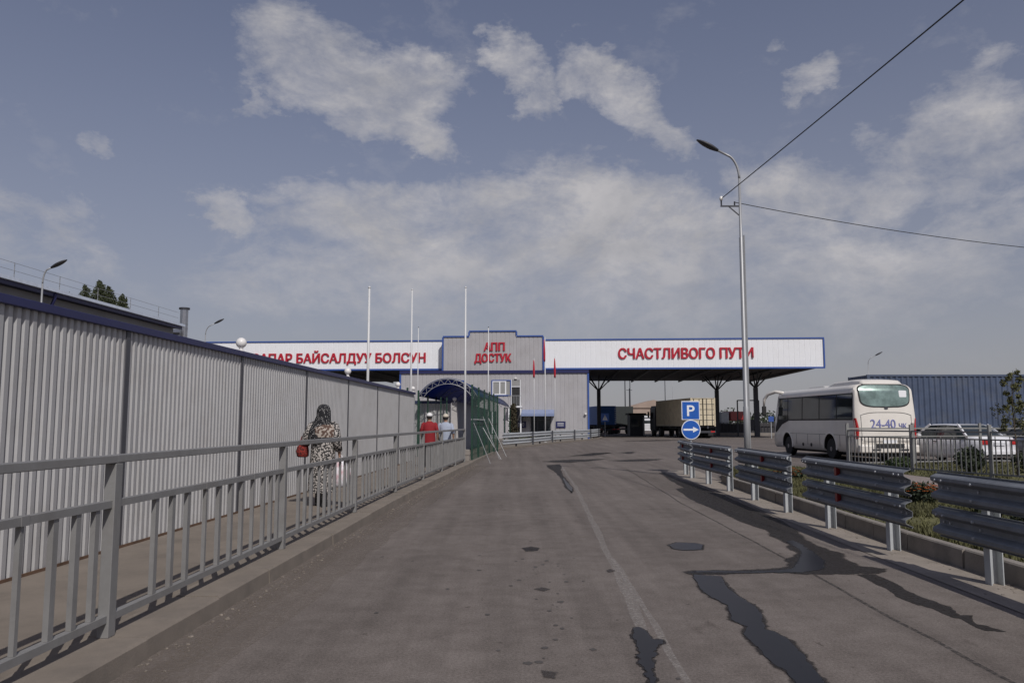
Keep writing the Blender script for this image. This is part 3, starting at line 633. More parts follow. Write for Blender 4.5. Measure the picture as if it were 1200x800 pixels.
# ---- far left shed
sx0 = lambda y: -20.55 + .0365 * y
sh = thing('shed', 'long dark grey shed with blue edged roof rising behind the wall', 'building')
mb = MB(); mb.prism([(sx0(6), 6), (sx0(44.2), 44.2), (sx0(44.2) - 16, 44.4), (sx0(6) - 16, 6)], 0, 6.71); mb.build('wall', SHEDW, sh)
mb = MB(); mb.rings([[(sx0(5.5) + .32, 5.5, 6.72), (sx0(5.5) + .32, 5.5, 6.90), (sx0(5.5) - 8, 5.5, 7.7), (sx0(5.5) - 8, 5.5, 7.4)], [(sx0(44.6) + .32, 44.6, 6.72), (sx0(44.6) + .32, 44.6, 6.90), (sx0(44.6) - 8, 44.6, 7.7), (sx0(44.6) - 8, 44.6, 7.4)]]); mb.build('roof', BLUE, sh)
mb = MB(); mb.bar((sx0(5.5) + .37, 5.5, 6.95), (sx0(44.7) + .37, 44.7, 6.95), .16, .13); mb.build('gutter', mat('pale_blue_gutter', (.62, .68, .78), .4), sh)
mb = MB()
for k in range(14): y = 7 + 2.9 * k; mb.bar((sx0(y) + .3, y, 6.95), (sx0(y) + .3, y, 7.62), .022)
for z in (7.3, 7.6): mb.bar((sx0(6) + .3, 6, z), (sx0(45.5) + .3, 44, z), .013)
mb.build('roof_railing', POLE, sh)
for y in (20, 32.8): MB().tube([(sx0(y) + .34, y, 6.85), (sx0(y) + .30, y, 6.6), (sx0(y) + .14, y, 6.2), (sx0(y) + .14, y, .2)], .07, 8).build('downpipe', BLUE, sh)
MB().sphere((sx0(29.5) + .1, 29.5, 6.0), .10, 10, 6).build('wall_lamp', GLOBE, sh, smooth=True)
fl = MB(); fl.tube([(-19.1, 46.0, .1), (-19.1, 46.0, 8.05)], .22, 16); fl.tube([(-19.9, 46.0, 6.72), (-19.1, 46.0, 6.72)], .17, 14)
ft = thing('flue_pipe', 'shiny steel flue pipe with dark cap at the shed corner', 'chimney'); fl.build('pipe', STAINLESS, ft, smooth=False)
mb = MB(); mb.disc((-19.1, 46.0, 8.11), .30, 'z', .1, 16); mb.build('cap', STEELDK, ft)
mb = MB(); mb.disc((-19.1, 46.0, 7.2), .235, 'z', .05, 16); mb.disc((-19.1, 46.0, 6.95), .235, 'z', .04, 16); mb.build('collar', STAINLESS, ft)

# ---- street lamps
def street_lamp(loc, rz, h, reach, lb, r=.076, drop=.35, group=None):
    t = thing('street_lamp', lb, 'street lamp', loc, rz, group)
    MB().tube([(0, 0, 0), (0, 0, h * .2), (0, 0, h * .2 + .02), (0, 0, h * .70), (0, 0, h * .70 + .02), (0, 0, h * .88)], [r, r * .95, r * .80, r * .66, r * .5, r * .42], 12).build('pole', POLE, t, smooth=True)
    a = h * .88; pts = [(0, 0, a)]
    for k in range(1, 9):
        q = k / 8 * math.pi * .36; pts.append((-.62 * (1 - math.cos(q)) * reach, 0, a + math.sin(q) * (h * .075)))
    e = Vector(pts[-1]); d = Vector((-1, 0, .52)).normalized(); pts.append(tuple(e + d * .62 * reach)); b = MB(); b.tube(pts, r * .40, 10); arm = b.build('arm', POLE, t, smooth=True)
    e = Vector(pts[-1]); rg = []
    for k in range(7):
        u = k / 6; w = (.045, .085, .115, .125, .115, .085, .03)[k]; hh = (.035, .05, .06, .06, .055, .04, .015)[k]; c = e + d * (u * .62 - .04); nrm = Vector((.52, 0, 1)).normalized()
        rg.append([c + Vector((0, 1, 0)) * w * math.cos(q) + nrm * hh * math.sin(q) for q in (2 * math.pi * i / 12 for i in range(12))])
    MB().rings(rg).build('lamp_head', LAMPHD, t, smooth=True)
    MB().disc((0, 0, .02), r * 2, 'z', .04, 16).build('base_plate', POLE, t)
    return t
ml = street_lamp((5.86, 20, .17), R(0), 8.62, .62, 'tall grey street lamp on the grass island beside the white bus')
mb = MB(); mb.bar((-.50, 0, 6.86), (0, 0, 6.86), .035); mb.bar((-.30, 0, 6.86), (-.03, 0, 6.62), .025); mb.tube([(-.48, 0, 6.86), (-.48, 0, 7.02)], .02, 6); mb.tube([(-.14, 0, 6.86), (-.14, 0, 6.98)], .02, 6)
mb.build('wire_bracket', STEELDK, ml); MB().sphere((-.48, 0, 7.06), .05, 10, 6, (1, 1, 1.3)).build('insulator', GLOBE, ml)
MB().tube([(.075, 0, 6.1), (.075, 0, .3)], .022, 6).build('conduit', POLE, ml)
street_lamp((-16.72, 28, 0), R(180), 7.3, .34, 'curved street lamp in front of the dark shed roof', .07)
street_lamp((-18.05, 46.6, 0), R(180), 7.55, .6, 'small street lamp right of the steel flue pipe', .06)
street_lamp((27.8, 62, 0), R(180), 6.9, .7, 'distant street lamp rising behind the bus and blue container', .06)
street_lamp((26.2, 130, 0), 0, 10.5, 1.6, 'far curved street lamp seen under the right canopy', .07)
t = thing('floodlight_mast', 'distant twin headed light mast above the tan container', 'light mast', (28.8, 150, 0)); MB().tube([(0, 0, 0), (0, 0, 11.3)], [.09, .06], 8).build('pole', STEELDK, t)
MB().bar((-.8, 0, 11.3), (.8, 0, 11.3), .08).build('crossbar', STEELDK, t)
for s in (-1, 1): MB().box((s * .85, 0, 11.55), (.4, .3, .6)).build('lamp_head', LAMPHD, t)
for x, y, h, lb in ((18.5, 125, 8.4, 'thin dark pole between the far trucks'), (17.3, 122, 11.5, 'thin tall pole beyond the dark booth'), (20.3, 138, 7.4, 'distant pole in front of the pinkish houses'), (36.7, 125, 8.6, 'thin distant pole left of the bus mirror')):
    t = thing('utility_pole', lb, 'pole', (x, y, 0), 0, 'far poles past the canopy'); MB().tube([(0, 0, 0), (0, 0, h)], [.10, .06], 8).build('shaft', STEELDK, t); MB().bar((-.5, 0, h - .3), (.5, 0, h - .3), .08).build('crossarm', STEELDK, t)
def wire(p0, p1, sag, r, lb):
    p0, p1 = Vector(p0), Vector(p1); pts = []
    for k in range(41):
        q = k / 40; p = p0.lerp(p1, q); p.z -= sag * 4 * q * (1 - q); pts.append(p)
    tag(MB().tube(pts, r, 6).build('overhead_cable', CABLE, smooth=True), lb, 'cable', 'overhead cables')
wire((5.40, 20, 7.24), (7.9, -15, 7.35), .12, .0115, 'thick black cable rising from the lamp bracket to the top right')
wire((5.73, 20, 7.13), (33, 27, 7.5), .9, .010, 'thin cable running right from the lamp bracket across the sky')

# ================================================================== CHECKPOINT BUILDING (turned 4 degrees)
RZ = R(-4.0); CP = (0, 78.2, 0)
bd = thing('checkpoint_building', 'grey two storey checkpoint building with stepped gable and red lettering', 'building', CP, RZ)
y0 = -1.0
X0, X1, TX0, TX1, SX0, SX1 = -10.9, 7.45, -6.72, 3.12, -4.05, .42
mb = MB(); corrug(mb, (X0, y0), (X1, y0), -.1, 6.28, .42, .018, ridge=.72, slope=.05); mb.build('front_cladding', CLAD, bd)
mb = MB(); mb.prism([(X0 + .02, y0 + .03), (X1 - .02, y0 + .03), (X1 - .02, 13), (X0 + .02, 13)], -.1, 6.25); mb.build('block', CLAD, bd)
mb = MB()
for a, b, z1 in ((TX0, SX0, 9.83), (SX0, SX1, 10.33), (SX1, TX1, 9.83)): corrug(mb, (a, y0 + .02), (b, y0 + .02), 6.5, z1, .42, .018, ridge=.72, slope=.05)
mb.build('gable_cladding', CLAD, bd)
mb = MB(); mb.add([(TX0, y0 + .06, 6.3), (TX1, y0 + .06, 6.3), (TX1, y0 + .06, 9.8), (SX1, y0 + .06, 9.8), (SX1, y0 + .06, 10.3), (SX0, y0 + .06, 10.3), (SX0, y0 + .06, 9.8), (TX0, y0 + .06, 9.8)] + [(a, 3.0, z) for a, z in ((TX0, 6.3), (TX1, 6.3), (TX1, 9.8), (SX1, 9.8), (SX1, 10.3), (SX0, 10.3), (SX0, 9.8), (TX0, 9.8))],
    [tuple(range(8)), tuple(range(8, 16))] + [(i, (i + 1) % 8, 8 + (i + 1) % 8, 8 + i) for i in range(8)]); mb.build('gable_block', CLAD, bd, tri=True)
mb = MB()
for a, b in (((TX0, 9.89), (SX0 - .09, 9.89)), ((SX0 - .09, 10.4), (SX1 + .09, 10.4)), ((SX1 + .09, 9.89), (TX1, 9.89))): mb.bar((a[0], y0 - .01, a[1]), (b[0], y0 - .01, b[1]), .16, .13)
for x, a, b in ((TX0, 6.56, 9.825), (TX1, 6.56, 9.825), (SX0 - .09, 9.955, 10.335), (SX1 + .09, 9.955, 10.335)): mb.box((x, y0 - .02, (a + b) / 2), (.15, .15, b - a))
mb.build('gable_trim', BLUE2, bd)
mb = MB(); mb.box(((X0 + X1) / 2, y0 - .04, 6.41), (X1 - X0 + .1, .22, .28)); mb.build('band', BLUE, bd)
mb = MB()
for x in (X1 - .02, X0 + .02): mb.box((x, y0 - .03, 3.1), (.16, .14, 6.3))
mb.build('corner_trim', BLUE2, bd)
mb = MB(); put_text(mb, "АПП", -2.66, y0 - .07, 8.47, .80, 2.00, .07, .008, heavy=.035); put_text(mb, "ДОСТУК", -3.56, y0 - .07, 7.38, .80, 3.55, .07, .008, heavy=.035); mb.build('lettering', LETTER, bd)
# upper window and balcony door
def window(parent, x0, x1, z0, z1, panes, y, fr=.09, gm=WINGREY, fm=BLUE2, white=()):
    mb = MB(); mb.box(((x0 + x1) / 2, y - .02, z1 - fr / 2), (x1 - x0, .1, fr)); mb.box(((x0 + x1) / 2, y - .02, z0 + fr / 2), (x1 - x0, .1, fr))
    for x in (x0 + fr / 2, x1 - fr / 2): mb.box((x, y - .021, (z0 + z1) / 2), (fr, .1, z1 - z0 - 2 * fr))
    w = mb.build('window', fm, parent)
    MB().box(((x0 + x1) / 2, y + .01, (z0 + z1) / 2), (x1 - x0 - 2 * fr, .05, z1 - z0 - 2 * fr)).build('pane', gm, w)
    if white:
        mb = MB()
        for x in white: mb.box((x, y - .03, (z0 + z1) / 2), (.12, .07, z1 - z0 - 2 * fr - .02))
        a, b = white[0], white[-1]
        for z in (z0 + fr + .06, z1 - fr - .06): mb.box(((a + b) / 2, y - .029, z), (b - a - .125, .06, .1))
        mb.build('sash', SIGNW, w)
    return w
yf = y0 - .02
window(bd, -1.92, -.02, 4.08, 5.62, 3, yf, white=(-1.82, -1.12, -.55))
window(bd, -6.2, -4.6, 4.2, 5.6, 2, yf, white=(-5.4,))
dr = MB(); dr.box((.45, yf - .0, 4.34), (.80, .10, 2.5)); dr = dr.build('balcony_door', BLACK, bd)
mb = MB(); mb.box((.45, yf - .04, 4.98), (.82, .06, .08)); mb.box((.02, yf - .041, 4.36), (.06, .06, 2.56)); mb.box((.88, yf - .041, 4.36), (.06, .06, 2.56)); mb.build('frame', SIGNW, dr)
MB().box((.45, yf - .055, 5.30), (.78, .02, .5)).build('fanlight', WINGREY, dr)
bc = MB(); bc.box((.42, y0 - .6, 3.02), (1.3, 1.1, .14)); bc = bc.build('balcony', SIGNW, bd)
mb = MB()
for k in range(9): mb.box((-.18 + k * .15, y0 - 1.1, 3.58), (.03, .03, .95))
mb.bar((-.2, y0 - 1.1, 4.07), (1.04, y0 - 1.1, 4.07), .05); mb.build('railing', POLE, bc)
mb = MB(); mb.box((-.15, y0 - 1.02, 1.45), (.12, .12, 2.98)); mb.box((.98, y0 - 1.02, 1.45), (.12, .12, 2.98)); mb.build('support', SIGNW, bc)
MB().box((.42, y0 - .05, 1.45), (1.0, .06, 2.75)).build('under_balcony_door', STEELDK, bd)
# entrance
en = MB(); en.box((2.85, yf - .02, 1.15), (1.9, .08, 2.3)); en = en.build('entrance_door', GLASSDK, bd)
mb = MB()
for x in (1.93, 2.55, 3.15, 3.77): mb.box((x, yf - .07, 1.15), (.08, .06, 2.3))
for z in (2.26, 1.75, .42): mb.box((2.85, yf - .072, z), (1.90, .05, .07))
mb.build('frame', STEELDK, en)
cn = MB(); cn.rings([[(1.05, y0 - .03, 2.75), (1.05, y0 - 1.7, 2.35), (1.05, y0 - 1.7, 2.12), (1.05, y0 - .03, 2.12)], [(4.15, y0 - .03, 2.75), (4.15, y0 - 1.7, 2.35), (4.15, y0 - 1.7, 2.12), (4.15, y0 - .03, 2.12)]]); cn.build('entrance_canopy', mat('pale_blue_sheet', (.22, .27, .42), .4), bd)
mb = MB(); mb.rings([[(1.12, y0 - .05, 2.1), (1.12, y0 - 1.3, 2.1), (.55, y0 - .05, 0)], [(1.2, y0 - .05, 2.1), (1.2, y0 - 1.3, 2.1), (.75, y0 - .05, 0)]]); mb.build('side_screen', STEELDK, bd)
for x, in ((.95,), (4.75,)):
    p = MB().box((x, y0 - .07, 1.32), (.95, .05, .62)).build('name_plate', BLUE, bd); mb = MB()
    for z in (1.46, 1.34, 1.22): mb.box((x, y0 - .098, z), (.62 - .2 * abs(z - 1.34), .01, .035))
    mb.build('text_line', SIGNW, p)
MB().box((7.15, y0 - .15, 2.35), (.18, .3, .16)).build('wall_lamp', GLOBE, bd); MB().box((.45, y0 - .12, 5.78), (.22, .2, .12)).build('wall_lamp', GLOBE, bd)
mb = MB()
for k in range(6): mb.box((-3.5 + k * .34, y0 - .05, 1.5), (.16, .06, 2.1))
mb.build('ground_window_blind', SIGNW, bd)
MB().box((-2.6, y0 - .03, 1.5), (2.3, .05, 2.2)).build('ground_window', GLASSDK, bd)

def canopy(lb, x0, x1, txt, trim_right, cols):
    c = thing('gate_canopy', lb, 'canopy', CP, RZ); z0, z1 = 6.72, 9.62
    mb = MB(); corrug(mb, (x0, 0), (x1, 0), z0 + .1, z1 - .1, .5, .014, ridge=.86, slope=.03); fs = mb.build('fascia', FASCIA, c)
    mb = MB(); mb.box(((x0 + x1) / 2, -.01, z1 - .02), (x1 - x0, .16, .13)); mb.box(((x0 + x1) / 2, -.012, z0 + .03), (x1 - x0, .15, .16))
    for x in (x0 + .05, x1 - .05): mb.box((x, -.014, (z0 + z1) / 2), (.13, .17, z1 - z0 - .2))
    mb.build('trim', BLUE2, c)
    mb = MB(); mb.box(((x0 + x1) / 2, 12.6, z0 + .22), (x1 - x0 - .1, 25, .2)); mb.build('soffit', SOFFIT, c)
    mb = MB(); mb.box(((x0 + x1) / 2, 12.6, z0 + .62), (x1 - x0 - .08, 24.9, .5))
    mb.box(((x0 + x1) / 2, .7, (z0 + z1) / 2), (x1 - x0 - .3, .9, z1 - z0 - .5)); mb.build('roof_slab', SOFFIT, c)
    mb = MB()
    for k in range(9): x = x0 + 1.5 + (x1 - x0 - 3) * k / 8; mb.bar((x, .6, z0 + .02), (x, 24.9, z0 + .02), .14, .2)
    mb.build('beam', STEELDK, c)
    for x, y in cols:
        p = MB().box((x, y, 2.6), (.42, .42, 5.2)).build('column', STEELDK, c); mb = MB()
        for dx, dy in ((-1.7, 0), (1.7, 0), (-1.0, 1.2), (1.0, 1.2), (0, -1.4), (.1, 1.5)): mb.bar((x, y, 5.1), (x + dx, y + dy, z0 + .1), .12)
        mb.build('strut', STEELDK, p)
    return c, fs
cr, fs = canopy('white fronted canopy right of the gable, wishing a good journey in red', 3.16, 30.05, None, True, [(9.0, 14), (22.4, 14.3), (25.3, 8)])
mb = MB(); put_text(mb, "СЧАСТЛИВОГО ПУТИ", 10.42, -.09, 7.70, 1.02, 12.9, .07, .008, heavy=.034); mb.build('lettering', LETTER, cr)
cl, fs = canopy('white fronted canopy left of the gable with red lettering cut by the wall', -34, -6.78, None, False, [(-13, 14), (-20, 14), (-27, 14)])
_, _, sxl, wl = text_verts("БАЙСАЛДУУ БОЛСУН", 1.1, 13.05, .1, .012)
mb = MB(); put_text(mb, "САПАР БАЙСАЛДУУ БОЛСУН", -8.60, -.09, 7.46, .93, None, .07, .008, xs=sxl, right=True, heavy=.034); mb.build('lettering', LETTER, cl)

# ================================================================== GUARDRAILS
PROF = [(0, .012), (.012, .0), (.020, .004), (.046, .066), (.056, .078), (.084, .078), (.094, .066), (.124, .006), (.134, .0), (.178, .0), (.188, .006), (.218, .066), (.228, .078), (.256, .078), (.266, .066), (.292, .004), (.300, .0), (.312, .012)]
def wbeam(mb, pts, zb, side, n=None):
    """W-profile swept along (x,y) points, bulging to side (-1 = towards -x)."""
    rg = []
    for i, (x, y) in enumerate(pts):
        d = Vector(pts[min(i + 1, len(pts) - 1)]) - Vector(pts[max(i - 1, 0)]); d.normalize(); nx, ny = d.y * side, -d.x * side
        rg.append([(x + nx * o, y + ny * o, zb + z) for z, o in PROF])
    mb.rings(rg, caps=False, close=False)
def along(pts, step=.5):
    out = []
    for (x0, y0), (x1, y1) in zip(pts, pts[1:]):
        n = max(1, int(math.hypot(x1 - x0, y1 - y0) / step)); out += [(x0 + (x1 - x0) * i / n, y0 + (y1 - y0) * i / n) for i in range(n)]
    return out + [pts[-1]]
def gx(y):
    for (x0, a), (x1, b) in zip(GUARD, GUARD[1:]):
        if a <= y <= b: return x0 + (x1 - x0) * (y - a) / (b - a)
    return GUARD[0][0] if y < GUARD[0][1] else GUARD[-1][0]
def crash_barrier(lb, ya, yb, posts, refl, bend=0.):
    t = thing('crash_barrier', lb, 'guardrail', (0, 0, 0), 0, 'short crash barriers along the right kerb')
    pts = [(gx(y) - .06 + bend * ((y - ya) / (yb - ya)) ** 2, y) for y in [ya + (yb - ya) * k / 6 for k in range(7)]]
    for zb in (.345, .69):
        mb = MB(); wbeam(mb, pts, zb, -1); o = mb.build('beam', GALV, t); o.modifiers.new("thickness", 'SOLIDIFY').thickness = .005
        b = MB()
        for y in [ya + .10, ya + .22, yb - .1, yb - .22] + posts:
            x = gx(y) - .06 + bend * ((y - ya) / (yb - ya)) ** 2
            for dz, off in ((.156, .012), (.08, .088), (.23, .088)): 
                if dz == .156 or y in posts or dz == .23: b.disc((x - off, y, zb + dz), .013, 'x', .02, 8)
        b.build('bolt', BOLT, o)
        for y in refl:
            x = gx(y) - .06 + bend * ((y - ya) / (yb - ya)) ** 2; MB().box((x - .045, y, zb + .156), (.05, .07, .11)).build('reflector', REDR, o)
    for y in posts:
        x = gx(y) + .03 + bend * ((y - ya) / (yb - ya)) ** 2; mb = MB()
        mb.box((x - .056, y, .44), (.010, .10, .98)); mb.box((x, y + .045, .44), (.102, .01, .98)); mb.box((x + .056, y, .44), (.010, .10, .98)); mb.build('post', GALV_L, t)
    return t
crash_barrier('nearest crash barrier, cut off by the right picture edge', 4.3, 8.33, [5.5, 7.59], [6.1])
crash_barrier('second nearest crash barrier on the right, between the cut off one and the lamp', 8.90, 12.25, [9.58, 11.56], [10.9])
crash_barrier('middle crash barrier on the right, in front of the bus wheel', 12.98, 16.55, [13.55, 15.69], [14.6])
crash_barrier('crash barrier at the foot of the street lamp, right of the parking sign', 17.1, 21.2, [17.75, 19.79], [18.9])
crash_barrier('farthest short crash barrier, bent round the island nose under the parking sign', 21.35, 24.1, [21.9, 23.4], [22.9], bend=.16)

LG = [(-.50, 45.6), (1.0, 50.6), (3.1, 59.0), (6.05, 67.5), (7.9, 74.6), (8.9, 80.9)]
lgp = along(LG, 1.0)
lg = thing('guardrail', 'long curving pale guardrail in front of the checkpoint building', 'guardrail')
for zb in (.22, .60):
    mb = MB(); wbeam(mb, [(x - .07, y + .02) for x, y in lgp], zb, 1); o = mb.build('beam', GALV_L, lg); o.modifiers.new("thickness", 'SOLIDIFY').thickness = .005
mb = MB()
for x, y in lgp: pass
acc = 0.; k = 0
for (xa, ya), (xb, yb) in zip(lgp, lgp[1:]):
    acc += math.hypot(xb - xa, yb - ya)
    if acc > 2.4:
        acc = 0.; MB().box((xb + (.09 if k % 2 else -.15), yb, .46), (.10, .12, .95 if k % 2 else .8)).build('post', STEELDK, lg); k += 1
struct('kerb', (lambda m: [m.bar((a[0] + .12, a[1], .02), (b[0] + .12, b[1], .02), .25, .16) for a, b in zip(LG, LG[1:])] and m)(MB()), KERB)

# ---- parking sign
ps = thing('parking_sign', 'blue square parking sign above a round blue arrow sign', 'road sign', (5.36, 24.0, 0), R(6))
MB().tube([(0, .04, 0), (0, .04, 2.16)], .03, 10).build('post', GALV_L, ps)
pl = MB().box((0, -.005, 1.865), (.56, .02, .56)).build('square_plate', SIGNW, ps, bevel=.004)
MB().box((0, -.0165, 1.865), (.515, .006, .515)).build('blue_field', SIGNB, pl)
mb = MB(); put_text(mb, "P", -.115, -.024, 1.705, .33, .235, .006, .012); mb.build('letter_p', SIGNW, pl)
rp = MB().disc((0, -.007, 1.295), .292, 'y', .02, 40).build('round_plate', SIGNW, ps)
MB().disc((0, -.018, 1.295), .270, 'y', .006, 40).build('blue_field', SIGNB, rp)
mb = MB(); mb.add([(x, -.0235, 1.295 + z) for x, z in ((-.235, .028), (.06, .028), (.06, .085), (.235, 0), (.06, -.085), (.06, -.028), (-.235, -.028))], [(0, 1, 5, 6), (1, 2, 3), (1, 3, 5), (3, 4, 5)]); o = mb.build('arrow', SIGNW, rp)
o.modifiers.new("thickness", 'SOLIDIFY').thickness = .003
cs = thing('crossing_sign', 'small blue square pedestrian crossing sign before the blue truck', 'road sign', (10.0, 86, 0))
MB().tube([(0, .05, 0), (0, .05, 2.5)], .04, 8).build('post', GALV_L, cs); p = MB().box((0, 0, 2.05), (.85, .03, .9)).build('plate', SIGNB, cs)
mb = MB(); mb.add([(-.27, -.02, 1.78), (.27, -.02, 1.78), (0, -.02, 2.36)], [(0, 1, 2)]); mb.build('white_triangle', SIGNW, p)
mb = MB(); mb.disc((.0, -.03, 2.22), .045, 'y', .01, 10); mb.bar((0, -.03, 2.16), (0, -.03, 1.99), .06, .012); mb.bar((0, -.03, 2.0), (-.1, -.03, 1.82), .04, .012); mb.bar((0, -.03, 2.0), (.1, -.03, 1.82), .04, .012); mb.build('walking_figure', BLACK, p)

# ================================================================== VEHICLES
def wheel(parent, x, y, r, w, side, rimm=RIM):
    ty = MB(); n = 28; c = []
    for a, b in ((-w / 2, r * .62), (-w / 2, r * .93), (-w / 2 + .03, r), (w / 2 - .03, r), (w / 2, r * .93), (w / 2, r * .62)): c.append([(x + a, y + b * math.cos(q), r + b * math.sin(q)) for q in (2 * math.pi * k / n for k in range(n))])
    ty.rings(c); wh = ty.build('wheel', BLACK, parent, smooth=False)
    mb = MB(); mb.disc((x + side * (w / 2 - .05), y, r), r * .6, 'x', .05, 20); mb.disc((x + side * (w / 2 - .02), y, r), r * .22, 'x', .06, 12)
    for k in range(8): q = k * math.pi / 4; mb.disc((x + side * (w / 2 - .022), y + r * .4 * math.cos(q), r + r * .4 * math.sin(q)), r * .06, 'x', .03, 6)
    mb.build('rim', rimm, wh); return wh
def loft_profile(W, zb, zs, zt, n=6, rr=.3, tumble=.10):
    """Half-profile (x,z) of a coach body, bottom to roof centre."""
    p = [(W * .90, zb), (W * .985, zb + .12), (W, zb + .45), (W, zs)]
    p += [(W - tumble * .55 * ((z - zs) / (zt - rr - zs)) ** 1.3, z) for z in (zs + (zt - rr - zs) * k / 4 for k in range(1, 5))]
    xa = p[-1][0]
    p += [(xa - rr * 1.15 * (1 - math.cos(a)), zt - rr + rr * .82 * math.sin(a)) for a in (math.pi / 2 * k / n for k in range(1, n + 1))]
    p.append((0, zt)); return p
bus = thing('coach', 'cream white coach seen from behind, parked right of the street lamp', 'bus', (14.5, 30.9, 0), R(3.2))
LB = 8.6; half = loft_profile(1.225, .34, 1.55, 3.06)
def ring(y_, sx=1., sz=1., zc=1.6):
    prof = [(x, z) for x, z in half]; full = prof + [(-x, z) for x, z in prof[::-1][1:]]
    return [(x * sx, zc + (z - zc) * sz) for x, z in full]
yr = lambda x, z: .10 * (abs(x) / 1.2) ** 2.5 + max(0, z - 1.25) * .085 + max(0, .75 - z) * .1 + max(0, z - 2.75) * .5
yfr = lambda x, z: LB - .22 * (abs(x) / 1.2) ** 2.2 - max(0, z - 1.15) * .33
rg = []
for s in (.06, .3, .55, .8, .97): rg.append([(x, yr(x, z) + (.0 if s < .95 else .01), z) for x, z in ring(0, s, s)])
rg.append([(x, yr(x, z) + .05, z) for x, z in ring(0)])
for k in range(1, 12):
    q = k / 12; rg.append([(x, yr(x, z) * (1 - q) + yfr(x, z) * q + .0, z) for x, z in ring(0)])
rg.append([(x, yfr(x, z) - .05, z) for x, z in ring(0)])
for s in (.97, .8, .55, .3, .06): rg.append([(x, yfr(x, z), z) for x, z in ring(0, s, s)])
body = MB().rings(rg).build('body', BUSW, bus, smooth=False)
# wheel arches cut out of the shell
cut = MB()
for y in (2.35, 6.75): cut.disc((-1.1, y, .50), .56, 'x', .9, 32); cut.disc((1.1, y, .50), .56, 'x', .9, 32)
co = cut.build('cutter', BLACK, bus)
bo = body.modifiers.new('b', 'BOOLEAN'); bo.object = co; bo.operation = 'DIFFERENCE'; bo.solver = 'EXACT'; bo.material_mode = 'TRANSFER'
bpy.context.view_layer.update(); dg = bpy.context.evaluated_depsgraph_get(); me = bpy.data.meshes.new_from_object(body.evaluated_get(dg)); body.modifiers.clear(); body.data = me; bpy.data.objects.remove(co)
smooth_angle(body, 40)
def side_x(z):
    for (xa, za), (xb, zb) in zip(half, half[1:]):
        if za <= z <= zb: return xa + (xb - xa) * (z - za) / (zb - za + 1e-9)
    return 1.0
def yshift(z, y): q = y / LB; return yr(1.2, z) * (1 - q) + yfr(1.2, z) * q
def side_panel(mb, ya, yb, za, zb, sd, off=.008, rc=0.):
    n, m = 6, 6; vs = []
    for j in range(m + 1):
        for i in range(n + 1):
            z = za + (zb - za) * j / m; y = ya + (yb - ya) * i / n; vs.append((sd * (side_x(z) + off), y, z))
    mb.add(vs, [(j * (n + 1) + i, j * (n + 1) + i + 1, (j + 1) * (n + 1) + i + 1, (j + 1) * (n + 1) + i) for j in range(m) for i in range(n)])
for sd in (-1, 1):
    mb = MB(); side_panel(mb, .30, 7.75, 1.60, 2.66, sd, .006)
    mb.add([(sd * 1.233, 7.75, 1.60), (sd * 1.233, 8.02, 1.05), (sd * 1.233, 8.15, 1.05), (sd * 1.20, 8.02, 2.0), (sd * 1.17, 7.85, 2.62), (sd * 1.165, 7.75, 2.66)], [(0, 1, 2, 3), (0, 3, 4, 5)])
    mb.add([(sd * 1.233, 6.5, 1.60), (sd * 1.233, 7.3, 1.42), (sd * 1.233, 8.02, 1.05), (sd * 1.233, 7.75, 1.60)], [(0, 1, 2, 3)])
    mb.build('window_band', BLACK, bus)
    for a, b in ((.36, 1.62), (1.70, 3.22), (3.30, 4.95), (5.03, 6.55), (6.63, 7.70)):
        mb = MB(); side_panel(mb, a, b, 1.66, 2.61, sd, .013); mb.build('window', BUSGL, bus)
    mb = MB(); mb.box((sd * 1.2285, 3.6, 1.02), (.006, 6.6, .012))
    for y in (1.45, 3.3, 4.5, 5.7): mb.box((sd * 1.2285, y, .78), (.006, .012, .46))
    mb.build('panel_line', STEELDK, bus)
    for y in (2.35, 6.75):
        mb = MB(); rg = []
        for r_, o in ((.555, .0), (.555, .025), (.63, .022), (.64, .0)): rg.append([(sd * (1.215 + o), y + r_ * math.cos(a), .50 + r_ * math.sin(a)) for a in (math.pi * k / 20 * 1.1 - .157 for k in range(21))])
        mb.rings(rg, caps=False, close=False); mb.build('arch_lip', BUSW, bus)
        wheel(bus, sd * 1.04, y, .43, .27, sd)
    mb = MB()
    for y in (4.15, 5.0): mb.disc((sd * 1.226, y, .55), .075, 'x', .02, 12)
    mb.build('fuel_cap', BLACK, bus)
def rear_patch(mb, cx, cz, hx, hz, off, e=4., n=36, rings_=5, bow=0.):
    vs = [(cx, yr(cx, cz) - off, cz)]; fs = []
    for r_ in range(1, rings_ + 1):
        for k in range(n):
            a = 2 * math.pi * k / n; c, s = math.cos(a), math.sin(a); ux = math.copysign(abs(c) ** (2 / e), c); uz = math.copysign(abs(s) ** (2 / e), s)
            x = cx + hx * ux * r_ / rings_ * (1 + .04 * uz); z = cz + hz * uz * r_ / rings_ - bow * (1 - (x / 1.2) ** 2) * (1 if uz < 0 else .0); vs.append((x, yr(x, z) - off, z))
    for k in range(n): fs.append((0, 1 + k, 1 + (k + 1) % n))
    for r_ in range(rings_ - 1):
        for k in range(n): a = 1 + r_ * n + k; b = 1 + r_ * n + (k + 1) % n; fs.append((a, b, b + n, a + n))
    mb.add(vs, fs)
mb = MB(); rear_patch(mb, 0, 2.58, 1.03, .43, .012, 5, bow=.07); rw = mb.build('rear_window', BLACK, bus)
mb = MB(); rear_patch(mb, 0, 2.58, .985, .385, .02, 5, bow=.07); mb.build('glass', BUSRW, rw, smooth=True)
mb = MB(); rear_patch(mb, .72, 2.62, .16, .13, .026, 9); mb.build('notice', SIGNW, rw)
mb = MB(); rear_patch(mb, 0, 2.06, .075, .05, .015, 3, 16, 2); mb.build('emblem', STEELDK, bus)
mb = MB()
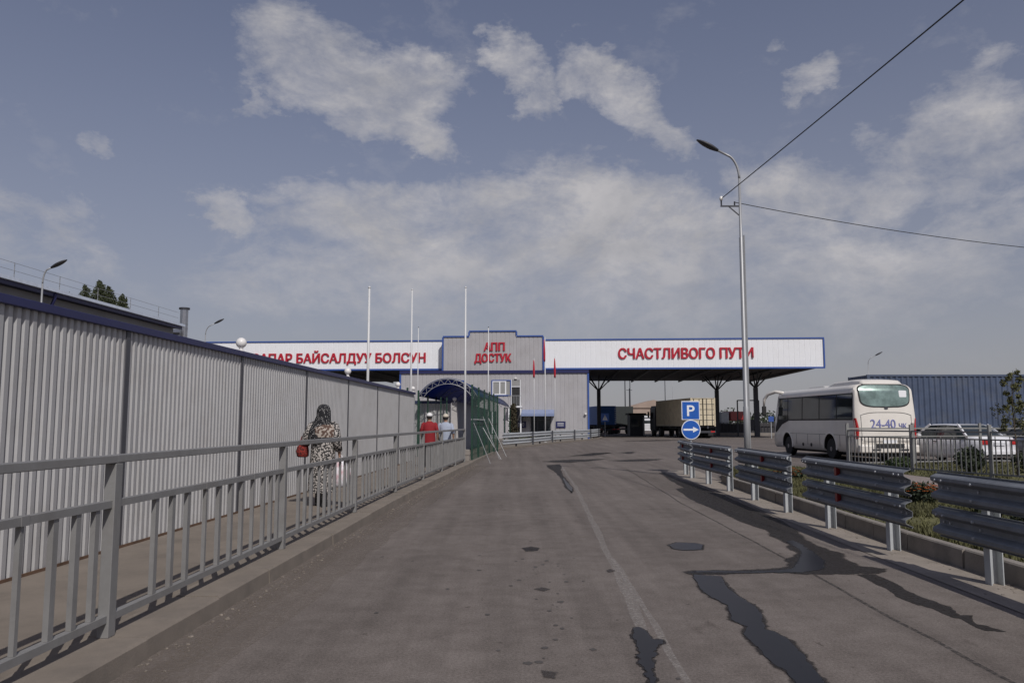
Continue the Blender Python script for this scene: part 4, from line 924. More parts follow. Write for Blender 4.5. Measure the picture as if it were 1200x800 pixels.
for k in range(24):
    xa = -1.02 + 2.04 * k / 24; xb = xa + .085; za = 1.78 + .12 * (1 - (xa / 1.02) ** 4); zb_ = 1.78 + .12 * (1 - (xb / 1.02) ** 4); mb.bar((xa, yr(xa, za) - .006, za), (xb, yr(xb, zb_) - .006, zb_), .012, .014)
for x in (-1.0, 1.0): mb.bar((x, yr(x, 1.7) - .006, 1.76), (x, yr(x, .8) - .006, .80), .012, .012)
mb.bar((-1.0, yr(.0, .8) - .004, .80), (1.0, yr(0, .8) - .004, .80), .012, .012); mb.build('engine_hatch_line', STEELDK, bus)
mb = MB()
for s_ in range(2): pass
put_text(mb, "24-40", -.66, 0, 1.28, .36, .98, .004, .0, heavy=.006); put_text(mb, "ЧК.", .46, 0, 1.28, .20, .36, .004, .0, heavy=.006)
mb.v = [(x, yr(x, z) - .010 + y, z) for x, y, z in mb.v]; mb.build('number_lettering', mat('violet_blue_paint', (.17, .18, .38), .5), bus)
for s_ in (-1, 1):
    mb = MB(); vs = []
    for j in range(9):
        z = .88 + .80 * j / 8; w = .10 + .05 * math.sin(j / 8 * math.pi) - .04 * (j / 8)
        for x in (1.235, 1.235 - w * .5, 1.235 - w): xx = min(x, side_x(z) + .01); vs.append((s_ * xx, yr(xx, z) - .014 + (.10 if x == 1.235 else 0), z))
    mb.add(vs, [(3 * j + i, 3 * j + i + 1, 3 * j + i + 4, 3 * j + i + 3) for j in range(8) for i in range(2)]); mb.build('tail_lamp', TAIL, bus)
mb = MB(); mb.box((0, -.03, .50), (2.36, .20, .30)); mb.build('rear_bumper', BUSW, bus, bevel=.05)
mb = MB(); mb.box((0, -.14, .62), (1.1, .03, .16)); mb.box((-.55, -.14, .47), (.35, .02, .06)); mb.box((.55, -.14, .47), (.35, .02, .06)); mb.build('bumper_grille', BLACK, bus)
MB().box((0, -.145, .78), (.52, .02, .12)).build('number_plate', SIGNW, bus)
mb = MB(); mb.box((0, .5, .28), (1.9, .5, .14)); mb.box((0, 4.3, .30), (1.8, 6.6, .14)); mb.build('underbody', BLACK, bus)
mb = MB(); mb.rings([[(x * sx, y, 3.0 + h * zz) for x, zz in ((-.98, 0), (-.95, .6), (-.85, .95), (-.4, 1.05), (.4, 1.05), (.85, .95), (.95, .6), (.98, 0))] for y, sx, h in ((.25, .80, .02), (.45, .86, .16), (1.0, .88, .22), (2.6, .88, .20), (3.2, .84, .05))]); mb.build('roof_unit', BUSW, bus, smooth=False, bevel=.02)
mb = MB(); mb.rings([[(x, y, 3.0 + h * zz) for x, zz in ((-.75, 0), (-.7, .8), (0, 1), (.7, .8), (.75, 0))] for y, h in ((3.6, .02), (3.9, .11), (5.2, .11), (5.6, .02))]); mb.build('roof_hatch', BUSW, bus)
for s_ in (-1, 1):
    mb = MB(); pts = [(s_ * 1.0, 7.55, 2.92), (s_ * 1.25, 7.95, 2.99), (s_ * 1.50, 8.3, 2.88), (s_ * 1.62, 8.48, 2.62), (s_ * 1.63, 8.5, 2.30)]; mb.tube(pts, [.07, .085, .085, .075, .05], 10); m_ = mb.build('mirror', BUSW, bus, smooth=True)
    MB().box((s_ * 1.63, 8.5, 2.08), (.20, .14, .46)).build('mirror_glass', BLACK, m_, bevel=.04)
MB().box((0, LB - .02, .9), (2.0, .06, .16)).build('front_grille', BLACK, bus)
mb = MB(); mb.add([(x, yfr(x, z) + .015, z) for z in (1.35, 1.9, 2.6) for x in (-1.05, -.5, 0, .5, 1.05)], [(j * 5 + i, j * 5 + i + 1, j * 5 + i + 6, j * 5 + i + 5) for j in range(2) for i in range(4)]); mb.build('windscreen', BUSGL, bus)
for s_ in (-1, 1): MB().box((s_ * .95, LB - .12, .75), (.35, .1, .18)).build('headlight', SIGNW, bus, bevel=.03)

def container(parent, L, W, H, z0, m, doors=True, y_=0.):
    """Box with ribbed sides; rear doors at y = y_, runs to y_+L; corner posts and rails."""
    for s_ in (-1, 1):
        mb = MB(); corrug(mb, (s_ * (W / 2 - .02), y_ + .1), (s_ * (W / 2 - .02), y_ + L - .1), z0 + .15, z0 + H - .1, .278, .045, ridge=.26, slope=.24, side=-s_); o = mb.build('side_panel', m, parent)
        mb = MB(); mb.bar((s_ * (W / 2 - .03), y_ + .05, z0 + H - .05), (s_ * (W / 2 - .03), y_ + L - .05, z0 + H - .05), .06, .1); mb.bar((s_ * (W / 2 - .03), y_ + .05, z0 + .08), (s_ * (W / 2 - .03), y_ + L - .05, z0 + .08), .06, .16)
        mb.build('side_rail', m, parent)
    mb = MB()
    for sx in (-1, 1):
        for yy in (y_ + .06, y_ + L - .06): mb.box((sx * (W / 2 - .05), yy, z0 + H / 2), (.12, .14, H))
    mb.build('corner_post', m, parent)
    mb = MB(); corrug(mb, (-W / 2 + .1, y_ + L - .03), (W / 2 - .1, y_ + L - .03), z0 + .1, z0 + H - .06, .25, .03, side=-1); mb.build('front_panel', m, parent)
    MB().box((0, y_ + L / 2, z0 + H - .03), (W - .14, L - .2, .04)).build('roof', m, parent); MB().box((0, y_ + L / 2, z0 + .1), (W - .14, L - .2, .08)).build('floor', BLACK, parent)
    for sx in (-1, 1):
        d = MB(); d.box((sx * W / 4, y_ + .05, z0 + H / 2), (W / 2 - .12, .05, H - .2)); d = d.build('door', m, parent)
        mb = MB()
        for k in (1, 2, 3, 4): mb.box((sx * W / 4, y_ + .02, z0 + .1 + (H - .2) * k / 5), (W / 2 - .16, .03, .04))
        for q in (.30, .75): mb.tube([(sx * W / 2 * q, y_ - .02, z0 + .1), (sx * W / 2 * q, y_ - .02, z0 + H - .1)], .028, 8)
        mb.build('locking_bar', STEELDK, d)
def trailer(parent, L, z, wheels, W=2.4, r=.5):
    mb = MB()
    for x in (-.45, .45): mb.box((x, L / 2, z - .14), (.16, L, .26))
    for k in range(6): mb.box((0, .4 + (L - .8) * k / 5, z - .10), (W, .12, .14))
    mb.build('chassis', STEELDK, parent)
    for y in wheels:
        for s_ in (-1, 1): wheel(parent, s_ * (W / 2 - .25), y, r, .42, s_)
    b = MB().box((0, -.02, .62), (W, .12, .2)).build('rear_bumper', STEELDK, parent)
    for s_ in (-1, 1): MB().box((s_ * (W / 2 - .3), -.09, .64), (.4, .03, .13)).build('tail_lamp', TAIL, b)
    for s_ in (-1, 1): MB().box((s_ * (W / 2 - .3), .5, .45), (.5, .02, .5)).build('mud_flap', BLACK, parent)
def cab(parent, y, m, W=2.45, H=3.4):
    mb = MB(); mb.rings([[(-W / 2 * a, y + d, z) for a, z in ((1, .7), (1, 2.2), (.97, H - .3), (.85, H), (-.85, H), (-.97, H - .3), (-1, 2.2), (-1, .7))] for d, a in ((0, 1), (1.9, 1), (2.15, 1))]); c = mb.build('cab', m, parent, bevel=.05)
    for s_ in (-1, 1): MB().box((s_ * (W / 2 + .003), y + 1.35, 2.3), (.02, 1.0, .75)).build('side_window', GLASSDK, c); MB().box((s_ * (W / 2 + .22), y + 1.95, 2.4), (.18, .12, .7)).build('mirror', BLACK, c)
    MB().box((0, y + 2.155, 2.35), (W - .3, .03, .85)).build('windscreen', GLASSDK, c); MB().box((0, y + 1.0, .75), (W - .2, 2.4, .35)).build('underframe', BLACK, parent)
    for s_ in (-1, 1): wheel(parent, s_ * (W / 2 - .2), y + 1.2, .5, .35, s_); wheel(parent, s_ * (W / 2 - .25), y - 1.6, .5, .42, s_)
tk = thing('container_truck', 'truck with a tan shipping container, sunlit doors facing the road', 'truck', (18.55, 77.6, 0), R(5.5))
container(tk, 12.19, 2.44, 2.75, 1.15, TANBOX); trailer(tk, 12.2, 1.2, (1.4, 2.7, 4.0)); cab(tk, 12.7, STEELDK)
bx = thing('container_trailer', 'long blue ribbed shipping container on a trailer behind the bus', 'trailer', (30.2, 41.2, 0), R(88.6))
container(bx, 12.19, 2.44, 2.72, 1.2, BLUEBOX); trailer(bx, 12.2, 1.2, (1.6, 2.9, 4.2))
MB().tube([(.9, 7.0, .0), (.9, 7.0, 1.0)], .06, 8).build('landing_leg', STEELDK, bx); MB().tube([(-.9, 7.0, .0), (-.9, 7.0, 1.0)], .06, 8).build('landing_leg', STEELDK, bx)
tb = thing('tarp_truck', 'blue curtain sided truck under the canopy beside the grey building', 'truck', (12.35, 104, 0), R(6))
MB().box((0, 5.5, 2.45), (2.45, 11, 2.45)).build('blue_curtain', TARPBLUE, tb, bevel=.04); d = MB().box((0, -.02, 2.45), (2.4, .06, 2.4)).build('rear_door', TARPBLUE, tb)
mb = MB()
for k in range(9): mb.box((1.1, -.07, 1.4 + k * .27), (.16, .05, .1))
mb.build('hinge', SIGNW, d); trailer(tb, 11, 1.2, (1.4, 2.7)); cab(tb, 11.5, TARPBLUE)
td = thing('tarp_truck', 'dark covered truck waiting left of the dark booth', 'truck', (15.2, 108, 0), R(4))
MB().box((0, 5, 2.45), (2.4, 10, 2.5)).build('dark_curtain', TARPDK, td, bevel=.05); trailer(td, 10, 1.2, (1.4, 2.7)); cab(td, 10.5, STEELDK)
bt = thing('control_booth', 'dark control booth in the lane beside the tan container truck', 'booth', (14.7, 95, 0))
MB().box((0, 0, 1.2), (1.7, 2.2, 2.4)).build('cabin', STEELDK, bt, bevel=.03); MB().box((0, 0, 2.52), (2.1, 2.6, .2)).build('roof', SOFFIT, bt)
MB().box((-.2, -1.11, 1.5), (1.0, .04, .9)).build('window', GLASSDK, bt); MB().box((.75, -1.12, 1.1), (.2, .05, 2.2)).build('door_frame', POLE, bt)
rt = thing('red_truck', 'red truck standing beyond the canopy left of the street lamp', 'truck', (27.0, 104, 0), R(-78))
MB().box((0, 2.3, 2.35), (2.3, 2.7, 1.2)).build('red_body', TRUCKRED, rt, bevel=.05); MB().box((0, .2, 1.9), (2.2, 1.1, 1.9)).build('grey_box', GALV_L, rt, bevel=.04); trailer(rt, 6, 1.2, (1.2, 4.8)); 
MB().box((0, 3.2, 1.05), (2.1, 6.5, .4)).build('skirt', STEELDK, rt)
wc = thing('white_van', 'small white van parked far beyond the booth', 'van', (20.3, 122, 0), R(80))
MB().rings([[(-.95, y, .5), (-.98, y, 1.2), (-.88, y, h), (.88, y, h), (.98, y, 1.2), (.95, y, .5)] for y, h in ((-2.4, 1.9), (-2.3, 2.1), (.8, 2.1), (1.6, 1.35), (2.4, 1.15))]).build('body', CARW, wc, bevel=.03)
for s_ in (-1, 1):
    MB().box((s_ * .95, -.6, 1.6), (.04, 2.6, .45)).build('window', GLASSDK, wc)
    for y in (-1.6, 1.5): wheel(wc, s_ * .85, y, .33, .22, s_)

def car(name, lb, loc, rz, m, H=1.40, wag=False):
    t = thing(name, lb, 'car', loc, rz, 'cars parked behind the picket railing')
    st = [(0, .30, .80, .78), (.08, .24, .97, .84), (.5, .22, 1.02, .88), (1.0, .2, 1.0, .89), (2.2, .2, .97, .90), (3.0, .2, .96, .89), (3.5, .2, .92, .87), (4.15, .24, .80, .80), (4.38, .30, .66, .68)]
    rg = []
    for y, zb, zt, w in st: rg.append([(w * a, y, zb + (zt - zb) * b) for a, b in ((.92, 0), (1, .25), (1.0, .6), (.97, .85), (.86, 1.0), (0, 1.03), (-.86, 1.0), (-.97, .85), (-1.0, .6), (-1, .25), (-.92, 0))])
    body = MB().rings(rg).build('body', m, t, smooth=True)
    a = .55 if not wag else .15
    gh = [(a, .02, .80), (a + .55 if not wag else a + .25, 1., .66), (a + 1.2, 1.06, .63), (a + 1.9, 1.03, .64), (3.05, .03, .80)]; rg = []
    for y, k, w in gh:
        zb = .95; zt = zb + (H - zb) * k; rg.append([(.84, y, zb - .02), (w + .02, y, zt - .05 * k), (w * .8, y, zt), (-w * .8, y, zt), (-w - .02, y, zt - .05 * k), (-.84, y, zb - .02)])
    MB().rings(rg).build('glasshouse', GLASSDK, t)
    rg = [[(w * .98 + .02, y, .95 + (H - .95) * k - .03), (w * .8, y, .95 + (H - .95) * k + .012), (-w * .8, y, .95 + (H - .95) * k + .012), (-w * .98 - .02, y, .95 + (H - .95) * k - .03)] for y, k, w in gh[1:4]]; MB().rings(rg).build('roof', m, t, smooth=False)
    for s_ in (-1, 1):
        for (ya, ka, wa), (yb, kb, wb) in ((gh[0], gh[1]), (gh[3], gh[4])): MB().bar((s_ * (.845 if ka < .5 else wa + .02), ya, .95 + (H - .95) * ka), (s_ * (.845 if kb < .5 else wb + .02), yb, .95 + (H - .95) * kb), .06, .08).build('pillar', m, t)
        MB().bar((s_ * .85, a + 1.55, .95), (s_ * .66, a + 1.5, H - .02), .03, .07).build('door_pillar', BLACK, t)
        tl = MB().box((s_ * .64, .03, .80), (.30, .10, .19)).build('tail_lamp', TAIL, t, bevel=.02)
        MB().box((s_ * .62, 4.3, .62), (.32, .12, .13)).build('headlight', SIGNW, t)
        MB().box((s_ * .95, 2.75, 1.0), (.16, .1, .12)).build('mirror', m, t, bevel=.02)
        for y in (.85, 3.45): wheel(t, s_ * .78, y, .31, .2, s_)
        mb = MB(); mb.box((s_ * .898, 1.6, .66), (.008, .008, .6)); mb.box((s_ * .90, 2.5, .66), (.008, .008, .6)); mb.build('door_seam', BLACK, t)
        mb = MB(); mb.box((s_ * .905, 2.0, .80), (.03, .16, .03)); mb.build('door_handle', BLACK, t)
    MB().box((0, -.05, .42), (1.5, .14, .18)).build('rear_bumper', m, t, bevel=.04); MB().box((0, -.02, .74), (.5, .05, .12)).build('number_plate', SIGNW, t)
    MB().box((0, -.10, .33), (1.3, .06, .08)).build('bumper_strip', BLACK, t); return t
car('parked_car', 'white saloon with red tail lamps behind the picket railing', (17.6, 29.0, 0), R(16), CARW, 1.42)
car('parked_car', 'silver car at the right edge, right of the white saloon', (21.2, 29.6, 0), R(12), CARG, 1.58, True)
car('parked_car', 'dark grey car between the coach and the white saloon', (16.9, 35.4, 0), R(14), mat('dark_car_paint', (.05, .05, .055), .25, coat=.6), 1.45)

# ================================================================== RIGHT RAILINGS
RAILG = mat('weathered_rail', (.235, .235, .225), .6, .15, var=.12)
def railing(lb, pts, n_per_m, top, rails, m=RAILG):
    t = thing('picket_railing', lb, 'railing')
    for x, y in pts:
        MB().box((x, y, .17 + (top + .08) / 2), (.07, .07, top + .08)).build('post', m, t)
    for (x0, y0), (x1, y1) in zip(pts, pts[1:]):
        L = math.hypot(x1 - x0, y1 - y0); n = int(L * n_per_m); mb = MB()
        for z in rails: mb.bar((x0, y0, .17 + z), (x1, y1, .17 + z), .04, .035)
        for k in range(1, n):
            q = k / n; mb.box((x0 + (x1 - x0) * q, y0 + (y1 - y0) * q, .17 + (rails[-1] + rails[0]) / 2), (.022, .022, rails[-1] - rails[0] - .037))
        mb.build('infill_panel', m, t)
    return t
fr = railing('pale grey picket railing on the grass in front of the coach and saloon', [(10.08, 24.1), (10.8, 21.7), (11.5, 19.3), (12.2, 16.9), (12.9, 14.5)], 7, 1.20, (.10, .92))
mb = MB(); mb.bar((10.08, 24.1, .17 + 1.10), (12.9, 14.5, .17 + 1.10), .04, .04); mb.build('top_rail', RAILG, fr)
br = railing('farther picket railing running across in front of the parked cars', [(10.3, 24.6), (12.8, 25.6), (15.3, 26.2), (17.9, 26.5), (20.5, 26.7)], 2.0, 1.24, (.1, .90))
mb = MB()
for a, b in zip([(10.3, 24.6), (12.8, 25.6), (15.3, 26.2), (17.9, 26.5)], [(12.8, 25.6), (15.3, 26.2), (17.9, 26.5), (20.5, 26.7)]): mb.bar((*a, 1.32), (*b, 1.32), .045, .045)
mb.build('top_rail', RAILG, br)

# ================================================================== PLANTS
def bush(name, lb, loc, r, n, m, size=.05, seed=1, cat='bush', stem=True, group=None):
    t = thing(name, lb, cat, loc, 0, group); mb = MB(); rnd = random.Random(seed)
    for _ in range(6):
        c = (rnd.uniform(-.4, .4) * r[0], rnd.uniform(-.4, .4) * r[1], r[2] * rnd.uniform(.6, 1.2)); leaves(mb, c, (r[0] * .6, r[1] * .6, r[2] * .65), n // 6, size, seed + _)
    mb.build('foliage', m, t); mb = MB()
    for _ in range(5): mb.tube([(0, 0, -.02), (rnd.uniform(-.5, .5) * r[0], rnd.uniform(-.5, .5) * r[1], r[2])], [.015, .006], 5)
    mb.build('stem', BARK, t); return t
def flowers(lb, loc, r, nl, nf, pm, seed):
    t = bush('flower_clump', lb, loc, r, nl, LEAF_D, .045, seed, 'flowers'); rnd = random.Random(seed + 9); mb = MB()
    for _ in range(nf):
        a = rnd.uniform(0, 6.28); k = math.sqrt(rnd.random()); c = Vector((r[0] * k * math.cos(a), r[1] * k * math.sin(a), r[2] * (1.55 - .5 * k) + rnd.uniform(-.04, .07)))
        for i in range(6): q = i * 1.047; mb.add([c, c + Vector((.028 * math.cos(q), .028 * math.sin(q), .012)), c + Vector((.036 * math.cos(q + .5), .036 * math.sin(q + .5), .006)), c + Vector((.028 * math.cos(q + 1), .028 * math.sin(q + 1), .012))], [(0, 1, 2, 3)])
    mb.build('bloom', pm, t); return t
flowers('clump of bright orange flowers seen between two crash barriers', (6.75, 13.4, .17), (.38, .4, .20), 600, 95, FLOWER, 5)
flowers('low orange flower patch behind the middle crash barrier', (6.6, 19.2, .17), (.4, .5, .14), 400, 60, FLOWER, 15)
flowers('red flowers behind the nearest crash barrier', (7.05, 11.4, .17), (.55, .4, .16), 500, 90, FLOWER_R, 25)
flowers('deep red flowers at the right edge behind the barrier', (6.6, 10.2, .17), (.4, .4, .16), 400, 60, FLOWER_R, 35)
bush('shrub', 'dark green bush behind the picket railing below the white saloon', (11.9, 20.9, .17), (.45, .45, .42), 1300, LEAF_D, .055, 21)
bush('shrub', 'dark bush behind the railing at the right edge', (12.9, 19.8, .17), (.6, .5, .45), 1500, LEAF_D, .055, 22)
bush('shrub', 'low green bush under the railing near the coach corner', (10.9, 22.6, .17), (.45, .4, .22), 800, LEAF, .05, 23)
sp = thing('sapling', 'slender young tree with sparse leaves in front of the blue container', 'tree', (12.55, 20.0, .17))
MB().tube([(0, 0, -.05), (.02, 0, .8), (-.01, .02, 1.7), (.02, 0, 2.55)], [.022, .018, .013, .005], 7).build('trunk', BARK, sp)
mb = MB(); rnd = random.Random(4); br_ = MB()
for k in range(22):
    z = .95 + 1.55 * k / 21; a = k * 2.4; L_ = (.42 if z < 1.5 else .26) * rnd.uniform(.6, 1.2) * (1.25 - .4 * (z - .9) / 1.6); e = (L_ * math.cos(a), L_ * math.sin(a), z + L_ * .55); br_.tube([(0, 0, z), e], [.006, .003], 4)
    leaves(mb, ((e[0]) * .75, e[1] * .75, z + L_ * .45), (L_ * .42, L_ * .42, L_ * .42), 58, .042, 100 + k, .0)
br_.build('branch', BARK, sp); mb.build('crown', LEAF_Y, sp)
tr = thing('tall_tree', 'tree top with upright pointed branches behind the shed roof', 'tree', (-32.3, 60, 0))
MB().tube([(0, 0, 0), (0, 0, 6), (.1, 0, 9.6)], [.35, .22, .06], 10).build('trunk', BARK, tr); mb = MB(); rnd = random.Random(8); lb_ = MB()
for x, z, w in ((-1.2, 10.6, .45), (-.5, 10.9, .5), (.1, 11.2, .6), (.7, 11.7, .75), (1.2, 11.3, .75), (1.8, 11.1, .65), (2.3, 10.7, .55), (2.8, 10.4, .5), (.7, 10.4, 1.7), (1.7, 10.0, 1.5), (-.2, 9.9, 1.6), (0, 9.0, 2.4)):
    yy = rnd.uniform(-.8, .8); lb_.tube([(0, 0, 5.5), (x * .6, yy * .6, z - 1.6), (x, yy, z)], [.09, .05, .015], 5); n = 700 if w < 1 else 1500
    if w > 1: leaves(mb, (x, yy, z - .3), (w, w, 1.5), n, .13, 200 + int(x * 10), .0)
    else:
        for k in range(9): q = k / 8; leaves(mb, (x + .06 * math.sin(k * 2.1), yy, z - 1.3 + 1.75 * q), (w * (.25 + .75 * (1 - q) ** .5), w * (.25 + .75 * (1 - q) ** .5), .26), 150, .085, 200 + int(x * 10) + k, .0)
lb_.build('limb', BARK, tr); mb.build('crown', LEAF_T, tr)
ev = thing('conifer', 'brown green columnar conifer before the balcony of the checkpoint', 'tree', (.1, 65, 0)); MB().tube([(0, 0, 0), (0, 0, 2.6)], [.07, .02], 6).build('trunk', BARK, ev); mb = MB()
for k in range(12): z = .25 + 2.6 * k / 11; leaves(mb, (0, 0, z), (.48 * (1 - .45 * (k / 11) ** 2), .48, .22), 160, .09, 300 + k, .2)
mb.build('crown', CONIF, ev)
bush('shrub', 'yellow green shrub in front of the entrance canopy', (1.15, 63.5, 0), (.75, .5, .42), 1400, LEAF_Y, .07, 31)

# ================================================================== FAR BACKGROUND
hb = thing('far_house', 'pinkish house block beyond the checkpoint lanes', 'building', (35.5, 205, 0))
MB().box((0, 0, 2.6), (14, 10, 5.2)).build('wall', BRICKY, hb); MB().rings([[(-7.3, y, 5.2), (0, y, 7.2), (7.3, y, 5.2)] for y in (-5.3, 5.3)]).build('roof', BRICKY, hb)
for k in range(4): MB().box((-5 + k * 3.2, -5.02, 2.9), (1.2, .06, 1.3)).build('window', GLASSDK, hb)
hw = thing('far_house', 'low white roofed shed right of the dark booth', 'building', (27.5, 160, 0)); MB().box((0, 0, 1.3), (5, 5, 2.6)).build('wall', SIGNW, hw); MB().box((0, 0, 2.7), (5.5, 5.6, .25)).build('roof', SIGNW, hw)
def treeline(name, lb, x0, x1, y, h, n, seed):
    rnd = random.Random(seed); mb = MB()
    for i in range(n):
        x = x0 + (x1 - x0) * i / (n - 1) + rnd.uniform(-2, 2); hh = h * rnd.uniform(.55, 1.15); leaves(mb, (x, y + rnd.uniform(-4, 4), hh * .55), (2.6, 2.2, hh * .5), 90, .55, seed + i, .1)
    o = mb.build(name, LEAF_D); o['kind'] = 'stuff'; tag(o, lb, 'trees')
treeline('distant_trees', 'far tree line along the horizon beyond the canopy', 20, 130, 235, 5.5, 50, 500)
treeline('distant_trees', 'far tree line behind the left canopy', -90, 18, 215, 5, 40, 700)
bf = thing('barrier_fence', 'dark fence and kerb island under the right end of the canopy', 'fence', (25, 96, 0))
mb = MB()
for k in range(40): mb.box((-2 + k * .4, 0, .9), (.05, .05, 1.3))
for z in (.35, 1.5): mb.box((5.8, 0.001, z), (16, .06, .08))
mb.build('picket_panel', STEELDK, bf); MB().box((5.8, .5, .75), (16, .06, 1.3)).build('screen_panel', SOFFIT, bf); MB().box((5.8, .2, .15), (16.5, 1.4, .3)).build('base', KERB_GREY, bf)
gt = thing('control_gantry', 'dark steel frame beside the right canopy column', 'frame', (26.6, 90, 0)); mb = MB()
for x in (-1.2, 0, 1.2): mb.box((x, 0, 2.0), (.12, .12, 4.0))
mb.bar((-1.2, 0, 4.0), (1.2, 0, 4.0), .12); mb.bar((-1.2, 0, 1.8), (1.2, 0, 1.8), .1); mb.build('frame', STEELDK, gt); MB().box((.6, 0, 1.2), (1.0, .5, 1.2)).build('cabinet', STEELDK, gt)
bs = thing('road_sign', 'small blue sign under the coach mirror in the distance', 'road sign', (24.6, 76, 0)); MB().tube([(0, 0, 0), (0, 0, 2.3)], .04, 8).build('post', GALV_L, bs); MB().box((0, -.05, 1.85), (.5, .03, .5)).build('plate', BLUE2, bs)
gp = thing('goods_pallet', 'pale object lying in the lane beside the tan container truck', 'pallet', (16.9, 92, 0)); mb = MB()
for k in range(6): mb.box((0, -.5 + k * .2, .16), (3.0, .13, .04))
for x in (-1.3, 0, 1.3): mb.box((x, 0, .07), (.12, 1.1, .14))
mb.build('deck', GALV_L, gp)

# ================================================================== PEOPLE
def skin_mesh(joints, edges, sub=2):
    me = bpy.data.meshes.new("s"); me.from_pydata([j[0] for j in joints], edges, []); ob = bpy.data.objects.new("s", me); COL.objects.link(ob)
    sm = ob.modifiers.new("skin", 'SKIN'); sm.use_smooth_shade = True; sm.branch_smoothing = .6
    for i, j in enumerate(joints): r = j[1]; me.skin_vertices[0].data[i].radius = r if isinstance(r, tuple) else (r, r)
    me.skin_vertices[0].data[0].use_root = True
    s = ob.modifiers.new("sub", 'SUBSURF'); s.levels = sub; s.render_levels = sub
    bpy.context.view_layer.update(); dg = bpy.context.evaluated_depsgraph_get(); m2 = bpy.data.meshes.new_from_object(ob.evaluated_get(dg))
    vs = [tuple(v.co) for v in m2.vertices]; fs = [tuple(p.vertices) for p in m2.polygons]; bpy.data.objects.remove(ob); bpy.data.meshes.remove(m2); return vs, fs
def figure(t, arms, legs):
    """One continuous body facing +y; arms/legs give joint positions."""
    J = [((0, 0, .96), (.14, .11)), ((0, 0, 1.18), (.135, .10)), ((0, -.01, 1.38), (.15, .105)), ((0, 0, 1.48), .06), ((0, .02, 1.54), .055), ((0, .025, 1.60), .085), ((0, .02, 1.69), .088), ((0, .015, 1.745), .05)]
    E = [(0, 1), (1, 2), (2, 3), (3, 4), (4, 5), (5, 6), (6, 7)]
    for sd, (el, wr, ha) in zip((-1, 1), arms):
        b = len(J); J += [((sd * .18, 0, 1.41), .058), (el, .042), (wr, .03), (ha, (.036, .02))]; E += [(2, b), (b, b + 1), (b + 1, b + 2), (b + 2, b + 3)]
    for sd, (kn, an, to) in zip((-1, 1), legs):
        b = len(J); J += [((sd * .09, 0, .88), .085), (kn, .055), (an, .038), (to, .034)]; E += [(0, b), (b, b + 1), (b + 1, b + 2), (b + 2, b + 3)]
    vs, fs = skin_mesh(J, E); mb = MB().add(vs, fs)
    for sd, (el, wr, ha) in zip((-1, 1), arms):       # fingers, thumb off the side of the palm
        d = (Vector(ha) - Vector(wr)).normalized(); u = Vector((0, 1, 0)); u = (u - d * u.dot(d)).normalized(); w = d.cross(u)
        for k, l in enumerate((.066, .078, .074, .058)):
            p = Vector(ha) + u * (-.027 + .018 * k); mb.tube([p - d * .01, p + d * l * .55, p + d * l * .85 - w * .018 * sd], [.010, .009, .007], 6)
        p = Vector(wr).lerp(Vector(ha), .5) + u * .03; mb.tube([p, p + u * .03 + d * .03, p + u * .035 + d * .06], [.011, .010, .008], 6)
    for sx in (-1, 1): mb.sphere((sx * .033, .097, 1.645), .011, 8, 5); mb.sphere((sx * .09, .015, 1.635), .026, 8, 6, (.35, .7, 1.2))
    mb.sphere((0, .115, 1.615), .016, 8, 5, (.8, 1.2, 1.4)); mb.sphere((0, .10, 1.575), .02, 8, 4, (1.2, .4, .35))
    return mb.build('body', SKIN, t, smooth=True)
def ell(cx, cy, z, rx, ry, n=24, wob=0., k=0.): return [(cx + rx * math.cos(a) * (1 + wob * math.sin(5 * a + k)), cy + ry * math.sin(a) * (1 + wob * math.sin(6 * a + k * 1.7)), z + 0.) for a in (2 * math.pi * i / n for i in range(n))]
